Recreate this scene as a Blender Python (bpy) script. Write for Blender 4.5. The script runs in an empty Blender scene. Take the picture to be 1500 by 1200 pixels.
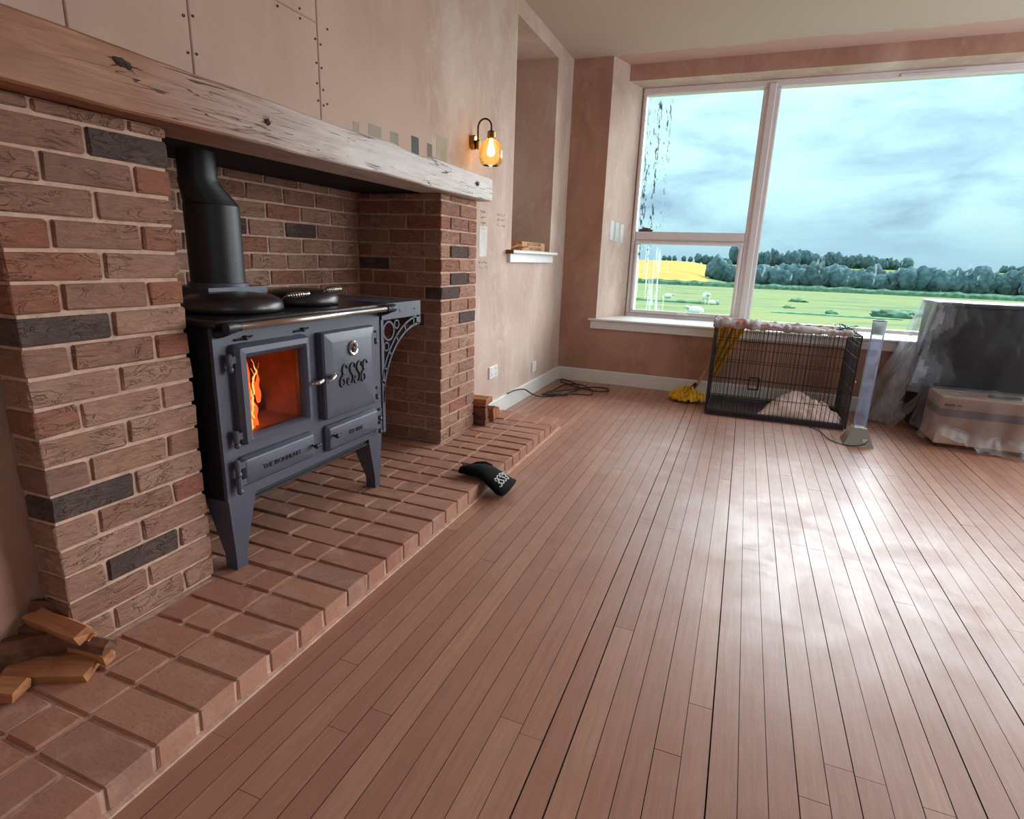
import bpy, bmesh, math, random
from mathutils import Vector, Matrix, noise

random.seed(7)
SC = bpy.context.scene
COL = SC.collection
PI = math.pi

# ------------------------------------------------------------------ camera
cd = bpy.data.cameras.new('camera'); cam = bpy.data.objects.new('camera', cd); COL.objects.link(cam)
cd.sensor_width = 36.0; cd.sensor_fit = 'HORIZONTAL'; cd.lens = 36.0 * 839.57 / 1500.0
cd.clip_start = 0.02; cd.clip_end = 6000
YAW, PITCH, ROLL = -0.371208, -0.260158, 0.0348336
_f = Vector((math.sin(YAW) * math.cos(PITCH), math.cos(YAW) * math.cos(PITCH), math.sin(PITCH)))
_r = Vector((math.cos(YAW), -math.sin(YAW), 0)); _u = _r.cross(_f)
_r2 = math.cos(ROLL) * _r + math.sin(ROLL) * _u; _u2 = -math.sin(ROLL) * _r + math.cos(ROLL) * _u
M = Matrix((_r2, _u2, -_f)).transposed().to_4x4(); M.translation = Vector((0, 0, 1.145))
cam.matrix_world = M
SC.camera = cam

# ------------------------------------------------------------------ view + world + large lights
SC.view_settings.view_transform = 'Standard'
SC.view_settings.look = 'None'
SC.view_settings.gamma = 1.0
SC.view_settings.use_curve_mapping = False
SC.view_settings.exposure = 0.35

W = bpy.data.worlds.new('overcast_sky'); SC.world = W; W.use_nodes = True
SKY = 0.80
def build_world():
    nt = W.node_tree; nt.nodes.clear(); N = nt.nodes.new; L = nt.links.new
    out = N('ShaderNodeOutputWorld'); bg = N('ShaderNodeBackground'); L(bg.outputs[0], out.inputs[0])
    tc = N('ShaderNodeTexCoord'); sep = N('ShaderNodeSeparateXYZ'); L(tc.outputs['Generated'], sep.inputs[0])
    zc = N('ShaderNodeMath'); zc.operation = 'MAXIMUM'; zc.inputs[1].default_value = 0.0; L(sep.outputs[2], zc.inputs[0])
    za = N('ShaderNodeMath'); za.operation = 'ADD'; za.inputs[1].default_value = 0.16; L(zc.outputs[0], za.inputs[0])
    def div(o):
        d = N('ShaderNodeMath'); d.operation = 'DIVIDE'; L(o, d.inputs[0]); L(za.outputs[0], d.inputs[1]); return d
    dx, dy = div(sep.outputs[0]), div(sep.outputs[1])
    cb = N('ShaderNodeCombineXYZ'); L(dx.outputs[0], cb.inputs[0]); L(dy.outputs[0], cb.inputs[1])
    n1 = N('ShaderNodeTexNoise'); n1.inputs['Scale'].default_value = 0.62; n1.inputs['Detail'].default_value = 8; n1.inputs['Roughness'].default_value = 0.52; n1.inputs['Distortion'].default_value = 0.5
    mp = N('ShaderNodeMapping'); mp.inputs['Location'].default_value = (1.3, 4.35, 2.0); L(cb.outputs[0], mp.inputs[0]); L(mp.outputs[0], n1.inputs['Vector'])
    m2 = N('ShaderNodeMapping'); m2.inputs['Scale'].default_value = (5.5, 5.5, 17.0); m2.inputs['Location'].default_value = (0.4, 1.7, 0.35); L(tc.outputs['Generated'], m2.inputs[0])
    n2 = N('ShaderNodeTexNoise'); n2.inputs['Scale'].default_value = 1.0; n2.inputs['Detail'].default_value = 9; n2.inputs['Roughness'].default_value = 0.56; n2.inputs['Distortion'].default_value = 0.35; L(m2.outputs[0], n2.inputs['Vector'])
    ad = N('ShaderNodeMix'); ad.data_type = 'FLOAT'; ad.inputs[0].default_value = 0.72; L(n1.outputs[0], ad.inputs[2]); L(n2.outputs[0], ad.inputs[3])
    cr = N('ShaderNodeValToRGB'); L(ad.outputs[0], cr.inputs[0])
    e = cr.color_ramp.elements
    e[0].position = 0.34; e[0].color = (0.66, 0.90, 0.90, 1)
    e[1].position = 0.70; e[1].color = (0.24, 0.38, 0.52, 1)
    a = e.new(0.47); a.color = (0.54, 0.84, 0.90, 1)
    a = e.new(0.56); a.color = (0.42, 0.65, 0.78, 1)
    hz = N('ShaderNodeMapRange'); hz.inputs[1].default_value = 0.0; hz.inputs[2].default_value = 0.07; L(zc.outputs[0], hz.inputs[0])
    mx = N('ShaderNodeMix'); mx.data_type = 'RGBA'; L(hz.outputs[0], mx.inputs[0]); mx.inputs[6].default_value = (0.42, 0.67, 0.80, 1); L(cr.outputs[0], mx.inputs[7])
    L(mx.outputs[2], bg.inputs[0])
    # overcast luminance law: brighter towards the zenith, (1 + 2 sin h) / 3
    om = N('ShaderNodeMath'); om.operation = 'MULTIPLY_ADD'; om.inputs[1].default_value = 2.0 * SKY; om.inputs[2].default_value = 1.0 * SKY; L(zc.outputs[0], om.inputs[0])
    L(om.outputs[0], bg.inputs[1])
build_world()

sd = bpy.data.lights.new('veiled_sun', 'SUN'); sd.energy = 7.6; sd.angle = math.radians(65); sd.color = (0.94, 0.97, 1.0)
sun = bpy.data.objects.new('veiled_sun', sd); COL.objects.link(sun)
sun.rotation_euler = Vector((0.52, 0.74, 0.47)).to_track_quat('Z', 'Y').to_euler(); sun.location = (20, 40, 30)
def area(name, loc, rot, sx, sy, e, col):
    ld = bpy.data.lights.new(name, 'AREA'); ld.shape = 'RECTANGLE'; ld.size = sx; ld.size_y = sy; ld.energy = e; ld.color = col
    o = bpy.data.objects.new(name, ld); COL.objects.link(o); o.location = loc; o.rotation_euler = rot
    return o
# added fill lights at unseen openings, right-hand wall and behind the camera
area('fill_light_side', (3.36, 4.05, 1.55), (0, PI / 2, 0), 1.8, 2.1, 50, (0.86, 0.94, 1.0))
area('fill_light_rear', (1.4, -1.66, 1.6), (PI / 2, 0, 0), 2.2, 1.5, 2.5, (0.95, 0.95, 1.0))

# ------------------------------------------------------------------ materials
MATS = {}
def newmat(name):
    m = bpy.data.materials.new(name); m.use_nodes = True; nt = m.node_tree
    b = nt.nodes['Principled BSDF']; MATS[name] = m
    return m, nt, b
def rgb(h):  # sRGB 0..255 -> linear
    return tuple(((c / 255) / 12.92 if c / 255 <= 0.04045 else ((c / 255 + 0.055) / 1.055) ** 2.4) for c in h) + (1,)
def nd(nt, t, **k):
    n = nt.nodes.new(t)
    for a, v in k.items():
        setattr(n, a, v)
    return n
def texco(nt, scale=(1, 1, 1), kind='Object', loc=(0, 0, 0), rot=(0, 0, 0)):
    tc = nd(nt, 'ShaderNodeTexCoord'); mp = nd(nt, 'ShaderNodeMapping'); mp.inputs['Scale'].default_value = scale
    mp.inputs['Location'].default_value = loc; mp.inputs['Rotation'].default_value = rot
    nt.links.new(tc.outputs[kind], mp.inputs[0]); return mp.outputs[0]
def world_co(nt, scale=(1, 1, 1)):
    g = nd(nt, 'ShaderNodeNewGeometry'); mp = nd(nt, 'ShaderNodeMapping'); mp.inputs['Scale'].default_value = scale
    nt.links.new(g.outputs['Position'], mp.inputs[0]); return mp.outputs[0]
def noi(nt, vec, scale=5, detail=4, rough=0.5, dist=0.0):
    n = nd(nt, 'ShaderNodeTexNoise'); n.inputs['Scale'].default_value = scale; n.inputs['Detail'].default_value = detail
    n.inputs['Roughness'].default_value = rough; n.inputs['Distortion'].default_value = dist
    nt.links.new(vec, n.inputs['Vector']); return n.outputs[0]
def ramp(nt, fac, stops):
    r = nd(nt, 'ShaderNodeValToRGB'); nt.links.new(fac, r.inputs[0]); e = r.color_ramp.elements
    e[0].position, e[0].color = stops[0]; e[1].position, e[1].color = stops[-1]
    for p, c in stops[1:-1]:
        x = e.new(p); x.color = c
    return r.outputs[0]
def mix(nt, fac, a, b, mode='MIX'):
    m = nd(nt, 'ShaderNodeMix'); m.data_type = 'RGBA'; m.blend_type = mode
    for s, v in ((0, fac), (6, a), (7, b)):
        if hasattr(v, 'links') or hasattr(v, 'is_linked'):
            nt.links.new(v, m.inputs[s])
        else:
            m.inputs[s].default_value = v
    return m.outputs[2]
def mrange(nt, v, a, b, c=0.0, d=1.0):
    m = nd(nt, 'ShaderNodeMapRange'); nt.links.new(v, m.inputs[0])
    for i, x in enumerate((a, b, c, d)):
        m.inputs[i + 1].default_value = x
    return m.outputs[0]
def math_(nt, op, a, b=None):
    m = nd(nt, 'ShaderNodeMath', operation=op)
    for i, v in enumerate((a, b)):
        if v is None: continue
        if hasattr(v, 'is_linked'): nt.links.new(v, m.inputs[i])
        else: m.inputs[i].default_value = v
    return m.outputs[0]
def bump(nt, b, h, strength=0.3, dist=0.01):
    n = nd(nt, 'ShaderNodeBump'); n.inputs['Strength'].default_value = strength; n.inputs['Distance'].default_value = dist
    nt.links.new(h, n.inputs['Height']); nt.links.new(n.outputs[0], b.inputs['Normal'])
def orand(nt):
    return nd(nt, 'ShaderNodeObjectInfo').outputs['Random']
def simple(name, col, rough=0.5, metal=0.0, spec=0.5, var=0.0, scale=20, bmp=0.0, bscale=60):
    m, nt, b = newmat(name)
    c = rgb(col)
    b.inputs['Roughness'].default_value = rough; b.inputs['Metallic'].default_value = metal; b.inputs['Specular IOR Level'].default_value = spec
    v = texco(nt)
    n = noi(nt, v, scale, 4)
    lo = tuple(x * (1 - var) for x in c[:3]) + (1,); hi = tuple(min(1, x * (1 + var)) for x in c[:3]) + (1,)
    nt.links.new(ramp(nt, n, [(0.3, lo), (0.7, hi)]), b.inputs['Base Color'])
    if bmp: bump(nt, b, noi(nt, v, bscale, 5), bmp, 0.003)
    return m

def plaster(name, base, pale, dark, rough=0.85):
    m, nt, b = newmat(name)
    v = world_co(nt, (1, 1, 0.65)); n1 = noi(nt, v, 1.6, 6, 0.55, 0.9)
    v2 = world_co(nt, (2, 2, 1.2)); n2 = noi(nt, v2, 3.2, 6, 0.62, 2.2)
    c = ramp(nt, n1, [(0.30, rgb(dark)), (0.5, rgb(base)), (0.72, rgb(pale))])
    c = mix(nt, mrange(nt, n2, 0.5, 0.75, 0, 0.55), c, rgb(pale))
    n3 = noi(nt, world_co(nt), 90, 3)
    c = mix(nt, mrange(nt, n3, 0.35, 0.65, 0, 0.12), c, rgb(dark))
    nt.links.new(c, b.inputs['Base Color']); b.inputs['Roughness'].default_value = rough; b.inputs['Specular IOR Level'].default_value = 0.3
    bump(nt, b, n2, 0.12, 0.006)
    return m
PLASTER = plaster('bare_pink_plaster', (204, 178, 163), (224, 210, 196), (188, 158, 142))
PLASTER_SHADED = plaster('bare_pink_plaster_shaded', (184, 142, 124), (200, 164, 146), (164, 122, 104))  # darker copy of the same plaster, with shade painted into its colour
BOARD = plaster('plasterboard_paper', (202, 170, 153), (210, 182, 165), (192, 158, 142))

def ceiling_mat():
    m, nt, b = newmat('ceiling_paint')
    g = nd(nt, 'ShaderNodeNewGeometry'); sp = nd(nt, 'ShaderNodeSeparateXYZ'); nt.links.new(g.outputs[0], sp.inputs[0])
    n = noi(nt, world_co(nt), 3.5, 8, 0.7)
    yy = math_(nt, 'ADD', sp.outputs[1], math_(nt, 'MULTIPLY', n, 0.30))
    f = mrange(nt, yy, 5.505, 5.515)
    n2 = noi(nt, world_co(nt), 1.3, 3)
    c0 = ramp(nt, n2, [(0.3, rgb((206, 182, 170))), (0.7, rgb((200, 184, 170)))])
    nt.links.new(mix(nt, f, c0, rgb((202, 164, 150))), b.inputs['Base Color']); b.inputs['Roughness'].default_value = 0.9
    return m
CEIL = ceiling_mat()

def brick_mat(name, cols, scuff, rough=0.9):
    m, nt, b = newmat(name)
    r = orand(nt); v = texco(nt)
    add = nd(nt, 'ShaderNodeVectorMath', operation='ADD'); nt.links.new(v, add.inputs[0])
    cb = nd(nt, 'ShaderNodeCombineXYZ'); mm = math_(nt, 'MULTIPLY', r, 37.0); nt.links.new(mm, cb.inputs[0]); nt.links.new(mm, cb.inputs[2]); nt.links.new(cb.outputs[0], add.inputs[1])
    vec = add.outputs[0]
    base = ramp(nt, r, [(i / (len(cols) - 1), rgb(c)) for i, c in enumerate(cols)])
    st = nd(nt, 'ShaderNodeMapping'); st.inputs['Rotation'].default_value = (0.7, 0.0, 0.0); st.inputs['Scale'].default_value = (1.0, 0.75, 2.3); nt.links.new(vec, st.inputs[0])
    n1 = noi(nt, st.outputs[0], 30, 9, 0.78, 0.5)
    n2 = noi(nt, vec, 8, 4, 0.6)
    cre = noi(nt, st.outputs[0], 13, 3, 0.6, 1.0)
    crease = mrange(nt, math_(nt, 'ABSOLUTE', math_(nt, 'SUBTRACT', cre, 0.52)), 0.0, 0.022, 1.0, 0.0)
    crease = math_(nt, 'MULTIPLY', crease, mrange(nt, n2, 0.44, 0.54))
    c = mix(nt, mrange(nt, n1, 0.30, 0.56, 0.65, 0.0), base, rgb(scuff[0]))
    c = mix(nt, mrange(nt, n2, 0.48, 0.72, 0.0, 0.55), c, rgb(scuff[1]))
    c = mix(nt, math_(nt, 'MULTIPLY', crease, 0.28), c, tuple(x * 0.35 for x in rgb(scuff[0])[:3]) + (1,))
    nt.links.new(c, b.inputs['Base Color']); b.inputs['Roughness'].default_value = rough; b.inputs['Specular IOR Level'].default_value = 0.25
    hgt = math_(nt, 'SUBTRACT', math_(nt, 'ADD', n1, math_(nt, 'MULTIPLY', cre, 0.8)), math_(nt, 'MULTIPLY', crease, 0.6))
    bump(nt, b, hgt, 1.0, 0.014)
    return m
B_BUFF = brick_mat('brick_buff', [(198, 150, 127), (205, 157, 134), (190, 142, 120), (201, 151, 126)], [(146, 104, 88), (211, 169, 146)])
B_RED = brick_mat('brick_red', [(184, 122, 98), (190, 124, 98), (182, 126, 104)], [(138, 94, 78), (196, 148, 124)])
B_DARK = brick_mat('brick_dark', [(108, 88, 82), (116, 96, 90), (104, 84, 78)], [(74, 62, 60), (150, 122, 108)])
B_MIX = brick_mat('brick_mixed', [(180, 134, 114), (187, 137, 116), (172, 128, 110)], [(128, 94, 82), (196, 146, 122)])
def hearth_brick_mat():
    m, nt, b = newmat('hearth_brick')
    r = orand(nt); v = texco(nt)
    add = nd(nt, 'ShaderNodeVectorMath', operation='ADD'); nt.links.new(v, add.inputs[0])
    cb = nd(nt, 'ShaderNodeCombineXYZ'); mm = math_(nt, 'MULTIPLY', r, 37.0); nt.links.new(mm, cb.inputs[0]); nt.links.new(mm, cb.inputs[1]); nt.links.new(cb.outputs[0], add.inputs[1])
    vec = add.outputs[0]
    base = ramp(nt, r, [(0.0, rgb((168, 120, 100))), (0.35, rgb((160, 108, 88))), (0.7, rgb((174, 124, 102))), (1.0, rgb((156, 112, 97)))])
    n1 = noi(nt, vec, 11, 5, 0.6, 0.6); n2 = noi(nt, vec, 90, 4)
    c = mix(nt, mrange(nt, n1, 0.48, 0.72, 0, 0.7), base, rgb((186, 146, 126)))
    c = mix(nt, mrange(nt, n2, 0.25, 0.38, 0.6, 0), c, rgb((96, 66, 56)))
    nt.links.new(c, b.inputs['Base Color']); b.inputs['Roughness'].default_value = 0.82; b.inputs['Specular IOR Level'].default_value = 0.3
    bump(nt, b, math_(nt, 'ADD', n2, n1), 0.35, 0.003)
    return m
B_HEARTH = hearth_brick_mat()
MORTAR = simple('mortar', (204, 168, 148), 0.95, var=0.18, scale=30, bmp=0.6, bscale=140, spec=0.2)

def floor_mat():
    m, nt, b = newmat('floor_board_wood')
    r = orand(nt)
    v = world_co(nt, (26, 1.3, 10)); g = noi(nt, v, 3, 7, 0.65, 0.4)
    v2 = world_co(nt, (130, 5, 40)); g2 = noi(nt, v2, 2, 4, 0.6)
    base = ramp(nt, r, [(0, rgb((164, 113, 94))), (0.25, rgb((176, 124, 103))), (0.5, rgb((169, 117, 97))), (0.75, rgb((184, 134, 110))), (1, rgb((157, 107, 89)))])
    c = mix(nt, mrange(nt, g, 0.35, 0.65, 0.38, 0.0), base, rgb((134, 88, 68)))
    c = mix(nt, mrange(nt, g2, 0.55, 0.75, 0.0, 0.35), c, rgb((206, 156, 124)))
    w = noi(nt, world_co(nt), 1.6, 7, 0.7, 0.8)
    c = mix(nt, mrange(nt, w, 0.55, 0.68, 0.0, 0.30), c, rgb((150, 108, 90)))
    sp = noi(nt, world_co(nt), 38, 2)
    c = mix(nt, mrange(nt, sp, 0.78, 0.80, 0.0, 0.4), c, rgb((70, 48, 40)))
    nt.links.new(c, b.inputs['Base Color'])
    nt.links.new(mrange(nt, noi(nt, world_co(nt), 7, 6, 0.7), 0.3, 0.7, 0.32, 0.56), b.inputs['Roughness'])
    nt.links.new(mrange(nt, noi(nt, world_co(nt), 2.1, 8, 0.72, 0.7), 0.36, 0.60, 0.62, 0.22), b.inputs['Coat Weight']); b.inputs['Coat Roughness'].default_value = 0.30; b.inputs['Coat IOR'].default_value = 1.5
    b.inputs['Specular IOR Level'].default_value = 0.5
    bump(nt, b, math_(nt, 'ADD', g2, math_(nt, 'MULTIPLY', noi(nt, world_co(nt), 9, 5, 0.6), 1.5)), 0.14, 0.003)
    return m
FLOOR = floor_mat()
GAP = simple('floor_gap_dark', (44, 28, 22), 0.95)

def oak_mat():
    m, nt, b = newmat('oak_beam_wood')
    v = texco(nt, (9, 0.8, 9)); g = noi(nt, v, 3.0, 8, 0.65, 0.9)
    c = ramp(nt, g, [(0.25, rgb((122, 76, 52))), (0.5, rgb((158, 106, 78))), (0.75, rgb((186, 138, 108)))])
    # window glare painted into the wood colour, paler towards the far end
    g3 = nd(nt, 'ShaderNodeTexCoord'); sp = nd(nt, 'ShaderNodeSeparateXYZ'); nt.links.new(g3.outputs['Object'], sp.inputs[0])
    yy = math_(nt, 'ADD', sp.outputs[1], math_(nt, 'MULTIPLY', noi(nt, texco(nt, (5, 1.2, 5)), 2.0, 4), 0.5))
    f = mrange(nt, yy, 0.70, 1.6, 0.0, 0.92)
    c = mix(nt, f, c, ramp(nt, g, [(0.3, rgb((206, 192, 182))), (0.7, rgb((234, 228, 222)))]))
    vk = texco(nt, (11.0, 0.42, 11.0)); nk = noi(nt, vk, 2.1, 3, 0.45, 1.3)
    cr = math_(nt, 'ABSOLUTE', math_(nt, 'SUBTRACT', nk, 0.5))
    brk = noi(nt, texco(nt, (3, 1.0, 3)), 2.4, 2)
    crk = math_(nt, 'MULTIPLY', mrange(nt, cr, 0.002, 0.008, 0.9, 0.0), mrange(nt, brk, 0.42, 0.5, 0.0, 1.0))
    nk2 = noi(nt, texco(nt, (24.0, 0.9, 24.0)), 2.3, 3, 0.5, 1.0)
    crk2 = math_(nt, 'MULTIPLY', mrange(nt, math_(nt, 'ABSOLUTE', math_(nt, 'SUBTRACT', nk2, 0.5)), 0.002, 0.010, 0.7, 0.0), mrange(nt, noi(nt, texco(nt, (3, 2, 3), loc=(4, 2, 1)), 2.0, 2), 0.48, 0.56, 0.0, 1.0))
    crk = math_(nt, 'MAXIMUM', crk, math_(nt, 'MULTIPLY', crk2, mrange(nt, yy, 0.6, 1.1, 0.0, 1.0)))
    c = mix(nt, crk, c, rgb((40, 24, 18)))
    nt.links.new(c, b.inputs['Base Color']); b.inputs['Roughness'].default_value = 0.6; b.inputs['Specular IOR Level'].default_value = 0.45
    h = math_(nt, 'SUBTRACT', math_(nt, 'MULTIPLY', noi(nt, texco(nt, (60, 3, 60)), 2, 5), 0.5), math_(nt, 'MULTIPLY', crk, 1.6))
    bump(nt, b, h, 0.5, 0.006)
    return m
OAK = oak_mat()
KNOT = simple('oak_knot', (58, 36, 26), 0.8, var=0.4, scale=60, bmp=0.5)
IRON = simple('cast_iron_blue_black', (78, 78, 92), 0.42, 0.0, 0.5, var=0.06, scale=40, bmp=0.05, bscale=400)
IRON_D = simple('cast_iron_black', (30, 28, 32), 0.45, 0.0, 0.5, var=0.1, scale=40, bmp=0.05, bscale=400)
HOB = simple('polished_hob_black', (26, 24, 27), 0.22, 0.0, 0.6, var=0.1)
LID = simple('lid_enamel_dark', (58, 52, 52), 0.34, 0.3, 0.6, var=0.1, bmp=0.08, bscale=200)
LETTER = simple('lettering_black', (10, 9, 12), 0.4)
CHROME = simple('polished_steel', (214, 212, 208), 0.16, 1.0)
STEEL = simple('brushed_steel_rail', (208, 202, 192), 0.28, 1.0)
SOOT = simple('soffit_black', (16, 12, 12), 0.9)
WHITE = simple('white_gloss_paint', (232, 232, 230), 0.35, var=0.03)
FRAME = simple('window_frame_upvc', (226, 216, 216), 0.3, var=0.03)
SKIRT = simple('skirting_primer', (226, 224, 218), 0.55, var=0.06, scale=6)
PLASTIC_W = simple('white_plastic', (236, 236, 234), 0.3)
PLASTIC_B = simple('black_plastic', (26, 24, 26), 0.4)
CABLE = simple('black_cable_rubber', (28, 26, 27), 0.5)
WIRE = simple('black_coated_wire', (30, 24, 28), 0.45)
BRASS = simple('aged_brass', (150, 110, 60), 0.25, 1.0)
BRONZE = simple('dark_bronze', (70, 46, 36), 0.35, 0.9)
GLOVE = simple('black_cotton', (14, 12, 15), 0.9, var=0.2, scale=80, bmp=0.5, bscale=500, spec=0.2)
GLOVE_T = simple('glove_lining_mauve', (150, 120, 126), 0.9)
PRINT_W = simple('white_print', (236, 234, 236), 0.7)
YELLOW = simple('yellow_cotton', (222, 172, 40), 0.85, var=0.18, scale=25, bmp=0.3, bscale=300)
WOODH = simple('broom_handle_wood', (176, 120, 84), 0.6, var=0.15)
SPLIT = None
def split_wood(name, a, b_, end):
    m, nt, b = newmat(name)
    r = orand(nt)
    g = noi(nt, texco(nt, (1.5, 16, 16)), 3, 6, 0.65, 0.4)
    c = ramp(nt, g, [(0.3, rgb(a)), (0.7, rgb(b_))])
    c = mix(nt, mrange(nt, r, 0, 1, 0, 0.4), c, rgb(end))
    nt.links.new(c, b.inputs['Base Color']); b.inputs['Roughness'].default_value = 0.8; b.inputs['Specular IOR Level'].default_value = 0.2
    bump(nt, b, g, 0.5, 0.004); return m
SPLIT = split_wood('split_log_wood', (160, 100, 66), (206, 146, 104), (138, 84, 58))
BARK = simple('log_bark', (112, 74, 56), 0.95, var=0.35, scale=30, bmp=0.8, bscale=60)
CARD = simple('cardboard_parcel', (196, 166, 144), 0.8, var=0.06, scale=8)
TAPE = simple('grey_parcel_tape', (126, 108, 112), 0.5)
DARKCAB = simple('dark_cabinet_veneer', (30, 20, 27), 0.55, var=0.15, scale=5)
SILVER = simple('silver_lamp_base', (176, 172, 166), 0.3, 0.6)
SHEEPW = simple('sheep_wool', (236, 236, 226), 0.95, var=0.08)
SHEEPH = simple('sheep_face', (210, 206, 196), 0.95)
TREEG = simple('woodland_leaf_haze_a', (76, 96, 98), 0.95, var=0.45, scale=0.9, spec=0.1)  # blue distance haze painted into the leaf colour
TREEB = simple('woodland_leaf_haze_b', (84, 106, 110), 0.95, var=0.4, scale=0.8, spec=0.1)  # second leaf tone, with the same haze in its colour
HEDGE = simple('hedge_leaf', (104, 132, 108), 0.95, var=0.45, scale=1.4, spec=0.1)
TUSS = simple('tussock_leaf', (118, 148, 112), 0.95, var=0.4, scale=2.0, spec=0.1)
DEBRIS = simple('dead_leaf_mould', (74, 58, 54), 0.95, var=0.4, scale=60, bmp=0.8)

def field_mat(name, cols, sc=0.12):
    m, nt, b = newmat(name)
    n = noi(nt, world_co(nt, (1, 2.2, 1)), sc, 8, 0.7, 0.6); n2 = noi(nt, world_co(nt, (1, 0.5, 1)), 2.2, 5, 0.7)
    c = ramp(nt, n, [(0.3 + 0.4 * i / (len(cols) - 1), rgb(x)) for i, x in enumerate(cols)])
    c = mix(nt, mrange(nt, n2, 0.4, 0.7, 0.0, 0.35), c, rgb(cols[0]))
    nt.links.new(c, b.inputs['Base Color']); b.inputs['Roughness'].default_value = 1.0; b.inputs['Specular IOR Level'].default_value = 0.0
    return m
PASTURE = field_mat('pasture_grass', [(104, 116, 92), (122, 134, 102), (144, 146, 98), (128, 136, 102)])
WHEAT = field_mat('ripe_wheat', [(176, 138, 78), (190, 152, 88), (196, 162, 98)], 0.05)
FARGREEN = field_mat('far_meadow', [(106, 130, 78), (130, 148, 76), (114, 136, 84)], 0.03)

def glass_mat(name, dirt=None, tint=(0.97, 0.99, 0.99)):
    m = bpy.data.materials.new(name); m.use_nodes = True; nt = m.node_tree; nt.nodes.clear()
    out = nd(nt, 'ShaderNodeOutputMaterial'); t = nd(nt, 'ShaderNodeBsdfTransparent'); t.inputs[0].default_value = tint + (1,)
    g = nd(nt, 'ShaderNodeBsdfGlossy'); g.inputs['Roughness'].default_value = 0.02
    fr = nd(nt, 'ShaderNodeFresnel'); fr.inputs[0].default_value = 1.16
    mx = nd(nt, 'ShaderNodeMixShader'); nt.links.new(fr.outputs[0], mx.inputs[0]); nt.links.new(t.outputs[0], mx.inputs[1]); nt.links.new(g.outputs[0], mx.inputs[2])
    last = mx.outputs[0]
    for fac_fn, col in (dirt or []):
        d = nd(nt, 'ShaderNodeBsdfDiffuse'); d.inputs[0].default_value = rgb(col)
        tl = nd(nt, 'ShaderNodeBsdfTranslucent'); tl.inputs[0].default_value = rgb(col)
        dd = nd(nt, 'ShaderNodeMixShader'); dd.inputs[0].default_value = 0.5; nt.links.new(d.outputs[0], dd.inputs[1]); nt.links.new(tl.outputs[0], dd.inputs[2])
        m2 = nd(nt, 'ShaderNodeMixShader'); nt.links.new(fac_fn(nt), m2.inputs[0]); nt.links.new(last, m2.inputs[1]); nt.links.new(dd.outputs[0], m2.inputs[2]); last = m2.outputs[0]
    nt.links.new(last, out.inputs[0]); MATS[name] = m
    return m
def streak(x0, x1, z0, z1, thr, sc, amt, stretch=0.22):
    def fn(nt):
        g = nd(nt, 'ShaderNodeNewGeometry'); sp = nd(nt, 'ShaderNodeSeparateXYZ'); nt.links.new(g.outputs[0], sp.inputs[0])
        n = noi(nt, world_co(nt, (1, 0, stretch)), sc, 5, 0.7, 0.4)
        col = noi(nt, world_co(nt, (1, 0, 0.02)), 22, 2)
        a = math_(nt, 'MULTIPLY', mrange(nt, sp.outputs[0], x0, x0 + 0.03), mrange(nt, sp.outputs[0], x1 - 0.06, x1, 1, 0))
        c = math_(nt, 'MULTIPLY', mrange(nt, sp.outputs[2], z0, z0 + 0.1), mrange(nt, sp.outputs[2], z1 - 0.05, z1, 1, 0))
        s = mrange(nt, math_(nt, 'ADD', n, math_(nt, 'MULTIPLY', math_(nt, 'SUBTRACT', col, 0.5), 0.5)), thr, thr + 0.03)
        return math_(nt, 'MULTIPLY', math_(nt, 'MULTIPLY', a, c), math_(nt, 'MULTIPLY', s, amt))
    return fn
GLASS_TL = glass_mat('pane_glass_mould', [(streak(-1.05, -0.80, 1.40, 2.60, 0.575, 60, 0.75), (58, 52, 56))])
GLASS_BL = glass_mat('pane_glass_drips', [(streak(-1.06, -0.70, 0.60, 1.30, 0.56, 40, 0.55, 0.05), (225, 240, 240)), (streak(-1.05, -0.88, 1.10, 1.36, 0.58, 55, 0.7, 0.5), (60, 80, 84))])
GLASS_R = glass_mat('pane_glass_smears', [(streak(0.08, 3.0, 0.95, 1.32, 0.64, 16, 0.14, 0.4), (220, 235, 240))])
GLASS = glass_mat('clear_glass')
TUBE_G = glass_mat('acrylic_tube', [(lambda nt: mrange(nt, noi(nt, texco(nt), 14, 3), 0.3, 0.8, 0.05, 0.22), (205, 205, 225))], (0.90, 0.92, 0.95))
def stove_glass():
    m = glass_mat('stove_door_glass', None, (0.82, 0.72, 0.66)); return m
STOVE_G = stove_glass()
def amber_mat():
    m = bpy.data.materials.new('amber_glass'); m.use_nodes = True; nt = m.node_tree; nt.nodes.clear()
    out = nd(nt, 'ShaderNodeOutputMaterial'); t = nd(nt, 'ShaderNodeBsdfTransparent'); t.inputs[0].default_value = (1.0, 0.80, 0.52, 1)
    tl = nd(nt, 'ShaderNodeBsdfTranslucent'); tl.inputs[0].default_value = (1.0, 0.62, 0.26, 1)
    g = nd(nt, 'ShaderNodeBsdfGlossy'); g.inputs['Roughness'].default_value = 0.04
    m1 = nd(nt, 'ShaderNodeMixShader'); m1.inputs[0].default_value = 0.30; nt.links.new(t.outputs[0], m1.inputs[1]); nt.links.new(tl.outputs[0], m1.inputs[2])
    fr = nd(nt, 'ShaderNodeFresnel'); fr.inputs[0].default_value = 1.4
    m2 = nd(nt, 'ShaderNodeMixShader'); nt.links.new(fr.outputs[0], m2.inputs[0]); nt.links.new(m1.outputs[0], m2.inputs[1]); nt.links.new(g.outputs[0], m2.inputs[2])
    nt.links.new(m2.outputs[0], out.inputs[0]); return m
AMBER = amber_mat()
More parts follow.
